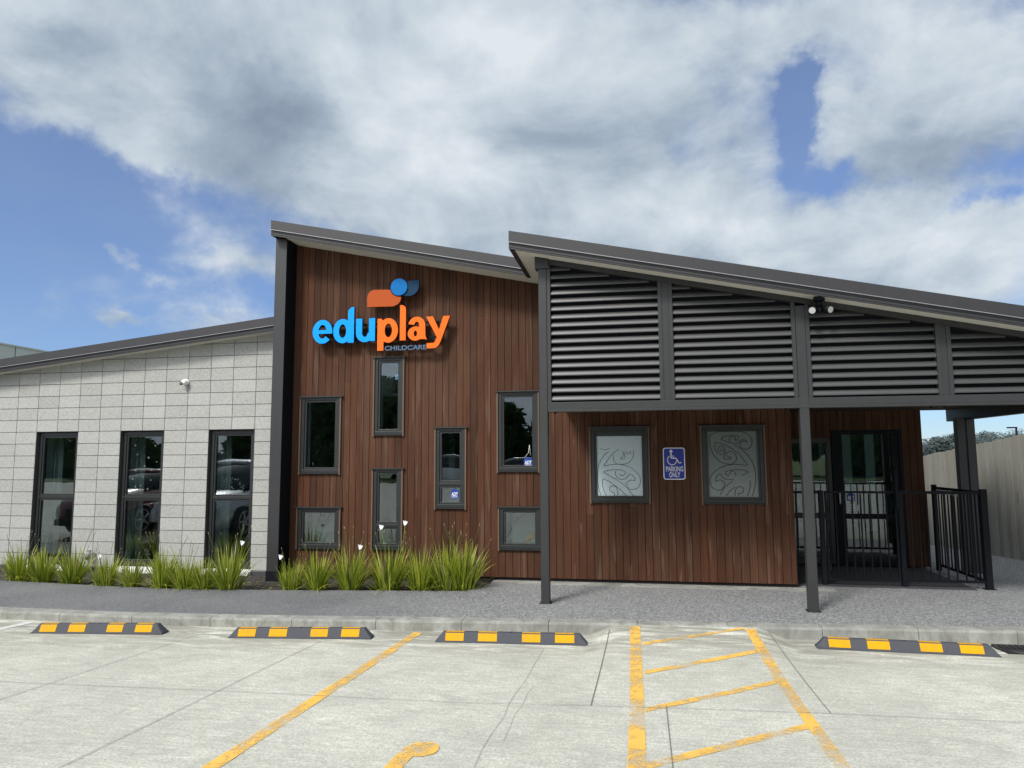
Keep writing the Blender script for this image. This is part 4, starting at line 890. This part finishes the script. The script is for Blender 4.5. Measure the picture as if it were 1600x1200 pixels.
# ------------------------------------------------------------------ gate and railing
RY = 10.40
Rl = tag(empty('railing', (4.48, RY, 0)), 'black pool-style railing that closes the porch and turns back to the wall', 'railing')
def rpart(name, x0, x1, y0, y1, z0, z1, par, bevel=.002): mb = MB(); mb.box(x0-par.location.x, x1-par.location.x, y0-par.location.y, y1-par.location.y, z0, z1); return mb.build(name, 'black', par, bevel)
for x0, x1 in ((2.43, 2.49), (3.435, 3.495), (4.45, 4.53)):
    rpart('post', x0, x1, RY-.03, RY+.03, 0, 1.30 if x0 > 4 else 1.28, Rl)
    rpart('foot_plate', x0-.03, x1+.03, RY-.06, RY+.06, .001, .008, Rl)
rpart('top_rail', 2.065, 2.43, RY-.018, RY+.018, 1.235, 1.272, Rl); rpart('bottom_rail', 2.065, 2.43, RY-.016, RY+.016, .075, .108, Rl)
rpart('top_rail', 3.495, 4.45, RY-.018, RY+.018, 1.235, 1.272, Rl); rpart('bottom_rail', 3.495, 4.45, RY-.016, RY+.016, .075, .108, Rl)
pk0 = rpart('picket', 2.12, 2.137, RY-.008, RY+.008, .108, 1.235, Rl, 0)
def pick_copy(par, dx, dy): o = pk0.copy(); COL.objects.link(o); o.parent = par; o.location = (dx, dy, 0); return o
for x in (2.225, 2.33): pick_copy(Rl, x-2.12, 0)
for k in range(8): pick_copy(Rl, 3.575+.107*k-2.12, 0)
# side run back to the wall
for z0, z1 in ((1.235, 1.272), (.075, .108)): rpart('top_rail' if z0 > 1 else 'bottom_rail', 4.472, 4.508, RY+.03, 11.95, z0, z1, Rl)
rpart('post', 4.46, 4.52, 11.95, 12.01, 0, 1.30, Rl)
for k in range(13): pick_copy(Rl, 4.4815-2.12, .13+.108*k)
for k, (ya, yb) in enumerate(((11.15, 11.42), (11.48, 11.75))): mb = MB(); mb.box(4.474-4.48, 4.4795-4.48, ya-RY, yb-RY, 1.165, 1.232); mb.build('label_plate', 'signwhite', Rl)
Gt = tag(empty('gate', (2.50, RY, 0)), 'black picket gate with a tall latch post in front of the glazed entrance', 'gate')
rpart('stile', 2.505, 2.535, RY-.015, RY+.015, .065, 1.275, Gt); rpart('stile', 3.395, 3.425, RY-.015, RY+.015, .065, 1.275, Gt)
rpart('top_rail', 2.535, 3.395, RY-.015, RY+.015, 1.24, 1.27, Gt); rpart('bottom_rail', 2.535, 3.395, RY-.015, RY+.015, .07, .105, Gt)
for k in range(7): o = pick_copy(Gt, 2.635+.108*k-2.12+(Rl.location.x-Gt.location.x), 0)
mb = MB(); mb.box(.905, .935, -.05, -.016, 1.02, 1.52); mb.cyl((.92, -.033, 1.52), (0, 0, 1), .02, .06, 12); mb.build('latch', 'black', Gt)
mb = MB(); mb.box(.015, .05, -.03, -.016, 1.05, 1.13); mb.box(.015, .05, -.03, -.016, .2, .28); mb.build('hinge', 'black', Gt)
# ------------------------------------------------------------------ right fence
random.seed(31)
fx = lambda y: 6.05-(y-13.94)*.338
Fn = tag(empty('paling_fence', (0, 0, 0)), 'tall weathered grey timber paling fence beyond the porch on the right', 'fence')
mb = MB(); s = 0; y = 10.0; last = None
dirv = Vector((-.320, .947)); nv = Vector((.947, .320)); p0 = Vector((fx(10.0), 10.0)); i = 0
while y < 19:
    wv_ = random.uniform(.088, .10); a = p0+dirv*s; b2 = p0+dirv*(s+wv_+.006); y = a.y
    zt = 2.06-.155*(a.y-13.26)+random.uniform(-.012, .012); off = .020*(i % 2)+random.uniform(0, .0015); n_ = nv*off; th = nv*.018
    c4 = [a+n_, b2+n_, b2+n_+th, a+n_+th]
    mb.hexa([(p.x, p.y, -.02) for p in c4]+[(p.x, p.y, zt) for p in c4], random.random()); s += wv_; i += 1
mb.build('palings', 'fence', Fn)
mb = MB()
for z in (.4, 1.0, 1.55):
    a = p0+nv*.04; b2 = p0+dirv*9+nv*.04; mb.hexa([(a.x, a.y, z), (b2.x, b2.y, z), (b2.x+.04, b2.y, z), (a.x+.04, a.y, z), (a.x, a.y, z+.08), (b2.x, b2.y, z+.08), (b2.x+.04, b2.y, z+.08), (a.x+.04, a.y, z+.08)])
mb.build('rails', 'fence', Fn)
# ------------------------------------------------------------------ strap-leaved iris clumps
def clump_mesh(seed, n=120, H=.52, spread=1.0):
    random.seed(seed); mb = MB()
    for i in range(n):
        az_ = random.uniform(0, 2*math.pi); r0 = random.random()**.5*.11; lean = random.uniform(.04, .62)*spread; h = H*random.uniform(.55, 1.12)*(1-.25*lean)
        if random.random() < .10: lean = random.uniform(.9, 1.25); h = H*random.uniform(.5, .8)
        d = Vector((math.cos(az_), math.sin(az_), 0)); q = Vector((-d.y, d.x, 0)); tw = random.uniform(-.9, .9)
        q = (q*math.cos(tw)+d*math.sin(tw)).normalized(); w0 = random.uniform(.0055, .0095)
        t = min(.9, max(0, random.gauss(.5, .22))); 
        if random.random() < .05: t = 1.0
        base = Vector((r0*math.cos(az_+random.uniform(-.4, .4)), r0*math.sin(az_), -.02)); b = len(mb.v); K = 6
        droop = random.uniform(0, .5)*lean
        for k in range(K+1):
            u = k/K; ang = lean*(.55+.75*u)+droop*u*u*u*1.6
            if k: p = p+(d*math.sin(ang)+Vector((0, 0, math.cos(ang))))*h/K
            else: p = base.copy()
            ww = w0*(1-.15*u) if u < .6 else w0*(1-.15*u)*(1-(u-.6)/.4)+.0005
            mb.v += [tuple(p-q*ww), tuple(p+q*ww)]
        for k in range(K): mb.face([b+2*k, b+2*k+1, b+2*k+3, b+2*k+2], max(0, min(1, t+.25*(k/K)-.15)), 0, True)
    for i in range(6):
        a = random.uniform(0, 6.28); ln = random.uniform(.1, .45); hh = H*random.uniform(1.05, 1.35); d = Vector((math.cos(a)*math.sin(ln), math.sin(a)*math.sin(ln), math.cos(ln)))
        pts = [d*hh*u+Vector((math.cos(a), math.sin(a), 0))*.06*u*u for u in (0, .35, .7, 1)]; mb.tube(pts, .0022, 4, 0.02); mb.tube([pts[-1], pts[-1]+d*.03], .005, 4, 1.0, True, .002)
    return mb
variants = []
for i in range(6):
    me = clump_mesh(100+i, 190+15*(i % 3), .56+.03*(i % 3), .95+.1*(i % 3)).mesh('leaves'); me.materials.append(M['leaf']); variants.append(me)
def flower_mb(x, y, z, h, ax, mb_s, mb_p):
    mb_s.tube([(x, y, 0), (x+ax*.4*h, y-.01, h*.6), (x+ax*h, y-.03, h)], .0028, 5, .5)
    c = Vector((x+ax*h, y-.03, h))
    for k in range(6):
        a = 2*math.pi*k/6+.3; r_ = .042 if k % 2 == 0 else .030; d = Vector((math.cos(a), -.25+.0*k, math.sin(a))); e = Vector((-math.sin(a), 0, math.cos(a)))
        b = len(mb_p.v); mb_p.v += [tuple(c), tuple(c+d*r_*.6+e*.013), tuple(c+d*r_), tuple(c+d*r_*.6-e*.013)]; mb_p.face([b, b+1, b+2, b+3])
where = ['at the far left end of the bed by the frame edge', 'left of the first block-wing window', 'below the first block-wing window', 'beside the grey vent pipe', 'below the left side of the middle block-wing window', 'right of the middle block-wing window', 'against the pier between the second and third windows', 'smaller one left of the third block-wing window', 'in front of the third block-wing window, last before the pillar',
         'small one at the foot of the dark pillar', 'below the square timber-wall window at lower left', 'right of the lower left square window, with a white bloom', 'below the narrow split window, with two tall blooms', 'between the narrow split window and the bare boards', 'second from the right end of the timber-wall bed', 'largest one at the right end of the timber-wall bed']
PL = [(-9.04, 9.20, 1.08), (-8.60, 9.16, .98), (-8.04, 9.08, .95), (-7.42, 8.98, .93), (-7.00, 8.97, .78), (-6.50, 8.94, .98), (-6.14, 8.92, .98), (-5.86, 8.93, .82), (-5.52, 8.97, 1.08),
      (-4.68, 9.12, .82), (-4.33, 9.15, .98), (-3.87, 9.22, 1.02), (-3.36, 9.30, 1.22), (-2.92, 9.36, 1.05), (-2.56, 9.40, 1.1), (-2.36, 9.46, 1.28)]
FL = {3: [(-.05, .44, -.1)], 8: [(.12, .66, .12)], 9: [(-.07, .46, -.18)], 11: [(.08, .60, .1)], 12: [(-.02, .86, -.10), (.16, .92, .08)]}
for i, (x, y, s) in enumerate(PL):
    e = tag(empty('iris_clump', (x, y, -.04), random.uniform(0, 6)), 'green strap-leaved clump '+where[i], 'plant', 'strap-leaved clumps in the planting beds')
    o = bpy.data.objects.new('leaves', variants[i % 6]); COL.objects.link(o); o.parent = e; k_ = .98 if i < 9 else 1.0; o.scale = (s*k_, s*k_, s*k_*(.95+.05*(i % 3)))
    if i in FL:
        e.rotation_euler.z = 0
        for dx, h, ax in FL[i]: ms, mp = MB(), MB(); flower_mb(dx, 0, 0, h*1.0, ax, ms, mp); ms.build('flower_stem', 'leaf', e); mp.build('flower', 'petal', e)
# dead leaves and litter on the mulch
random.seed(77); mb = MB()
for i in range(420):
    x = random.uniform(-9.6, -2.3); y = random.uniform(9.0, 9.6); 
    if y < interp(PE, x)+.03: continue
    a = random.uniform(0, 3.1); l_ = random.uniform(.03, .16); z = -.043+random.random()*.02; dx, dy = math.cos(a)*l_, math.sin(a)*l_; b = len(mb.v)
    mb.v += [(x, y, z), (x+dx*.5-dy*.04, y+dy*.5+dx*.04, z+.012), (x+dx, y+dy, z+.004), (x+dx*.5+dy*.04, y+dy*.5-dx*.04, z+.010)]; mb.face([b, b+1, b+2, b+3], random.uniform(.8, 1))
tag(mb.build('leaf_litter', 'leaf'), 'dry fallen leaves scattered over the dark mulch', 'leaf litter', kind='stuff')
# ------------------------------------------------------------------ trees, hill, lamp and neighbours
def tree(name, loc, H, W, n, leaf, m, label, group, seed, trunk_h=.35, trunk_r=.05):
    random.seed(seed); e = tag(empty(name, loc), label, 'tree', group)
    mb = MB(); th = H*trunk_h; mb.tube([(0, 0, -.3), (.05*W, 0, th*.6), (0, .05*W, th*1.3)], H*trunk_r, 8, 0, True, H*trunk_r*.45)
    cl = []
    for i in range(11):
        a = random.uniform(0, 6.28); r_ = W*.5*random.random()**.6; z = th+(H-th)*random.uniform(.05, .88); r_ *= 1-.55*abs((z-th)/(H-th)-.4)
        c = Vector((r_*math.cos(a), r_*math.sin(a), z)); cl.append((c, W*random.uniform(.13, .24))); mb.tube([(0, 0, th*.7), (c.x*.5, c.y*.5, (th+c.z)*.5), tuple(c)], H*trunk_r*.4, 5, 0, True, .01)
    mb.build('trunk', 'bark', e); lv = MB()
    for i in range(n):
        c, cr_ = random.choice(cl); d = Vector((random.gauss(0, 1), random.gauss(0, 1), random.gauss(0, .8))).normalized(); p = c+d*cr_*random.uniform(.55, 1.12)
        u = Vector((random.gauss(0, 1), random.gauss(0, 1), random.gauss(0, 1))).normalized(); v = u.orthogonal().normalized(); s = leaf*random.uniform(.6, 1.4); b = len(lv.v)
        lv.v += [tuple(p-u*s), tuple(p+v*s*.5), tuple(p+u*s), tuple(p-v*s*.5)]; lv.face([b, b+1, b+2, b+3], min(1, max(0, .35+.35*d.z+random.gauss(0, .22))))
    lv.build('crown', m, e); return e
# beyond the right fence
tree('spreading_tree', (20.2, 52, -.5), 3.5, 3.6, 12000, .085, 'folfar', 'grey-green spreading tree just left of the porch corner post beyond the fence', 'trees beyond the fence', 1)
tree('spreading_tree', (24.6, 58, -.5), 3.6, 4.4, 11000, .085, 'folfar', 'taller open tree directly behind the porch corner post beyond the fence', 'trees beyond the fence', 2)
tree('spreading_tree', (42.3, 95, -.5), 4.4, 6.5, 12000, .13, 'folfar', 'round-topped grey tree between the porch post and the street lamp', 'trees beyond the fence', 3)
tree('spreading_tree', (48.0, 97, -.5), 5.2, 6.5, 12000, .13, 'folfar', 'dark grey tree behind the street lamp at the right edge', 'trees beyond the fence', 4)
# hill with its far-off wood
mb = MB(); hx = [60+12*i for i in range(40)]; random.seed(4)
hz = lambda x: 3.4+5*min(1, max(0, (x-90)/90))+1.6*math.sin(x*.045)+.8*math.sin(x*.13)
for x in hx: mb.v += [(x, 230, -1), (x, 300, hz(x)), (x, 420, hz(x)*.9)]
for i in range(len(hx)-1):
    for k in range(2): mb.face([3*i+k, 3*i+3+k, 3*i+4+k, 3*i+k+1], 0, 0, True)
struct(mb.build('hill', 'hill'))
mb = MB()
for i in range(15000):
    x = random.uniform(90, 260); y = random.uniform(286, 300); cl_ = 1.4*math.sin(x*.41)+1.1*math.sin(x*.97+1)+.8*math.sin(x*2.1); p = Vector((x, y, hz(x)-2.4+random.random()*max(.6, 2.6+cl_)))
    u = Vector((random.gauss(0, 1), random.gauss(0, 1), random.gauss(0, 1))).normalized(); v = u.orthogonal().normalized(); s = random.uniform(.25, .6); b = len(mb.v)
    mb.v += [tuple(p-u*s), tuple(p+v*s*.6), tuple(p+u*s), tuple(p-v*s*.6)]; mb.face([b, b+1, b+2, b+3], random.random()*.6)
tag(mb.build('far_wood', 'folfar'), 'grey-blue wood along the far hilltop on the right', 'wood', kind='stuff')
L_ = tag(empty('street_lamp', (38.1, 80, -.5)), 'thin black street lamp with a flat arm standing beyond the fence', 'street lamp')
mb = MB(); mb.cyl((0, 0, 0), (0, 0, 1), .12, 4.98, 8, 0, .10); mb.build('pole', 'black', L_)
mb = MB(); mb.box(-.85, .10, -.08, .08, 4.96, 5.10); mb.build('arm', 'black', L_)
N_ = tag(empty('neighbouring_building', (-31.54, 20, 0)), 'pale grey panelled building rising behind the left roof', 'building')
mb = MB(); mb.box(-18, 0, 0, 40, -.3, 7.57)
mb.build('wall', 'farpanel', N_)
mb = MB()
for k in range(20): mb.box(0, .012, 2*k+.9, 2*k+.93, -.2, 7.55)
mb.build('panel_joint', 'joint', N_)
mb = MB(); mb.box(-18.05, .05, -.05, 40.05, 7.572, 7.65); mb.build('parapet_cap', 'farpanel', N_)
# shrubs seen through the middle window of the block wing
for i in range(3):
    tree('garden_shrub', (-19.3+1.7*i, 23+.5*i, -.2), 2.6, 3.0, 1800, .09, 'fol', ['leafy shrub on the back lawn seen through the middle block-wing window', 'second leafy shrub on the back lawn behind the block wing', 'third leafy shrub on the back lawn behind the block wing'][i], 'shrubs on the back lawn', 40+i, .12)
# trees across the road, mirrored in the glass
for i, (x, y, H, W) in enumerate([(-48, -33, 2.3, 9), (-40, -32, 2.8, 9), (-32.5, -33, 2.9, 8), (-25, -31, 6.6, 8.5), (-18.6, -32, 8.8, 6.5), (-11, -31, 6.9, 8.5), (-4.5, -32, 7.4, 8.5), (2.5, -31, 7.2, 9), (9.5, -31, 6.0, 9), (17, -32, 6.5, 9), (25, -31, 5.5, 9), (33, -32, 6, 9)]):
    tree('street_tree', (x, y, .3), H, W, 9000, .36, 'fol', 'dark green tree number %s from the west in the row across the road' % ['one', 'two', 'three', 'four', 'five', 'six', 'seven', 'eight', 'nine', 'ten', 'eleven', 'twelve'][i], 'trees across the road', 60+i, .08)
# ------------------------------------------------------------------ cars, mirrored in the glass
def car(loc, rz, paint, label, L=4.5, Wd=1.85, H=1.68):
    e = tag(empty('parked_car', loc, rz), label, 'car', 'parked cars behind the camera')
    hw = Wd/2; prof = [(-L/2, .45, .62), (-L/2+.05, .85, .78), (-L*.46, 1.0, .84), (-L*.28, 1.05, .9), (0, 1.05, .92), (L*.25, 1.02, .90), (L*.40, .93, .86), (L*.485, .78, .76), (L/2, .5, .62)]
    mb = MB(); rings = []
    for x, z, k in prof: rings.append([(x, -hw*k, .24), (x, -hw*(k+.08), .5 if z > .5 else z*.8), (x, -hw*(k+.04), z*.82), (x, -hw*k*.9, z), (x, hw*k*.9, z), (x, hw*(k+.04), z*.82), (x, hw*(k+.08), .5 if z > .5 else z*.8), (x, hw*k, .24)])
    mb.loft(rings, 0, True, True); body = mb.build('body', paint, e)
    gh = [(-L*.47, 1.0, .74), (-L*.40, H*.93, .60), (-L*.30, H, .58), (0, H, .58), (L*.09, H*.96, .60), (L*.25, 1.0, .76)]
    mb = MB(); mb.loft([[(x, -hw*.86, 1.0), (x, -hw*(k+.08), max(1.001, z)), (x, hw*(k+.08), max(1.001, z)), (x, hw*.86, 1.0)] for x, z, k in gh], 0, True, True); mb.build('glasshouse', 'cardark', e)
    mb = MB(); mb.loft([[(x, -hw*(k+.06), z), (x, -hw*k*.6, z+.035), (x, hw*k*.6, z+.035), (x, hw*(k+.06), z)] for x, z, k in gh[1:5]], 0, True, True); mb.build('roof', paint, e)
    for sx in (-1, 1):
        for sy in (-1, 1):
            wx = sx*L*.30; mb = MB(); mb.cyl((wx, sy*(hw-.22), .34), (0, sy, 0), .345, .235, 28); wh = mb.build('wheel', 'tyre', e)
            mb = MB(); mb.cyl((wx, sy*(hw+.012), .34), (0, sy, 0), .09, .012, 16)
            for k in range(5):
                a = 2*math.pi*k/5; mb.tube([(wx, sy*(hw+.018), .34), (wx+.225*math.cos(a), sy*(hw+.018), .34+.225*math.sin(a))], .03, 6)
            for k in range(24):
                a = 2*math.pi*k/24; a2 = 2*math.pi*(k+1)/24; mb.tube([(wx+.235*math.cos(a), sy*(hw+.016), .34+.235*math.sin(a)), (wx+.235*math.cos(a2), sy*(hw+.016), .34+.235*math.sin(a2))], .016, 5)
            mb.build('rim', 'rim', wh)
    for sy in (-1, 1):
        mb = MB(); mb.hexa([(L*.44, sy*hw*.55, .66), (L*.487, sy*hw*.50, .66), (L*.47, sy*hw*.80, .66), (L*.40, sy*hw*.88, .66), (L*.43, sy*hw*.55, .80), (L*.480, sy*hw*.50, .78), (L*.462, sy*hw*.80, .79), (L*.39, sy*hw*.88, .80)]); mb.build('headlight', 'lamp', e)
    mb = MB(); mb.box(L*.49, L*.503, -hw*.45, hw*.45, .42, .62); mb.build('grille', 'black', e)
    mb = MB(); mb.box(L*.47, L*.52, -hw*.7, hw*.7, .26, .40); mb.build('bumper', 'black', e)
    return e
car((-9.60, 5.0, .03), R(88), 'silver', 'silver estate car nosed up to the kerb just outside the left of the frame')
car((-12.2, 4.8, .03), R(92), 'red', 'maroon hatchback parked beside the silver car, outside the left of the frame', 4.1, 1.78, 1.46)
car((-10.2, -17.2, .235), R(180), 'carwhite', 'white car parked across the road opposite the narrow windows', 4.6)
car((-5.3, -17.4, .235), R(2), 'silver', 'silver car parked across the road, second from the white one', 4.4, 1.8, 1.5)
car((-20.0, -17.0, .235), R(0), 'silver', 'silver car parked far along the road to the west', 4.4, 1.8, 1.5)
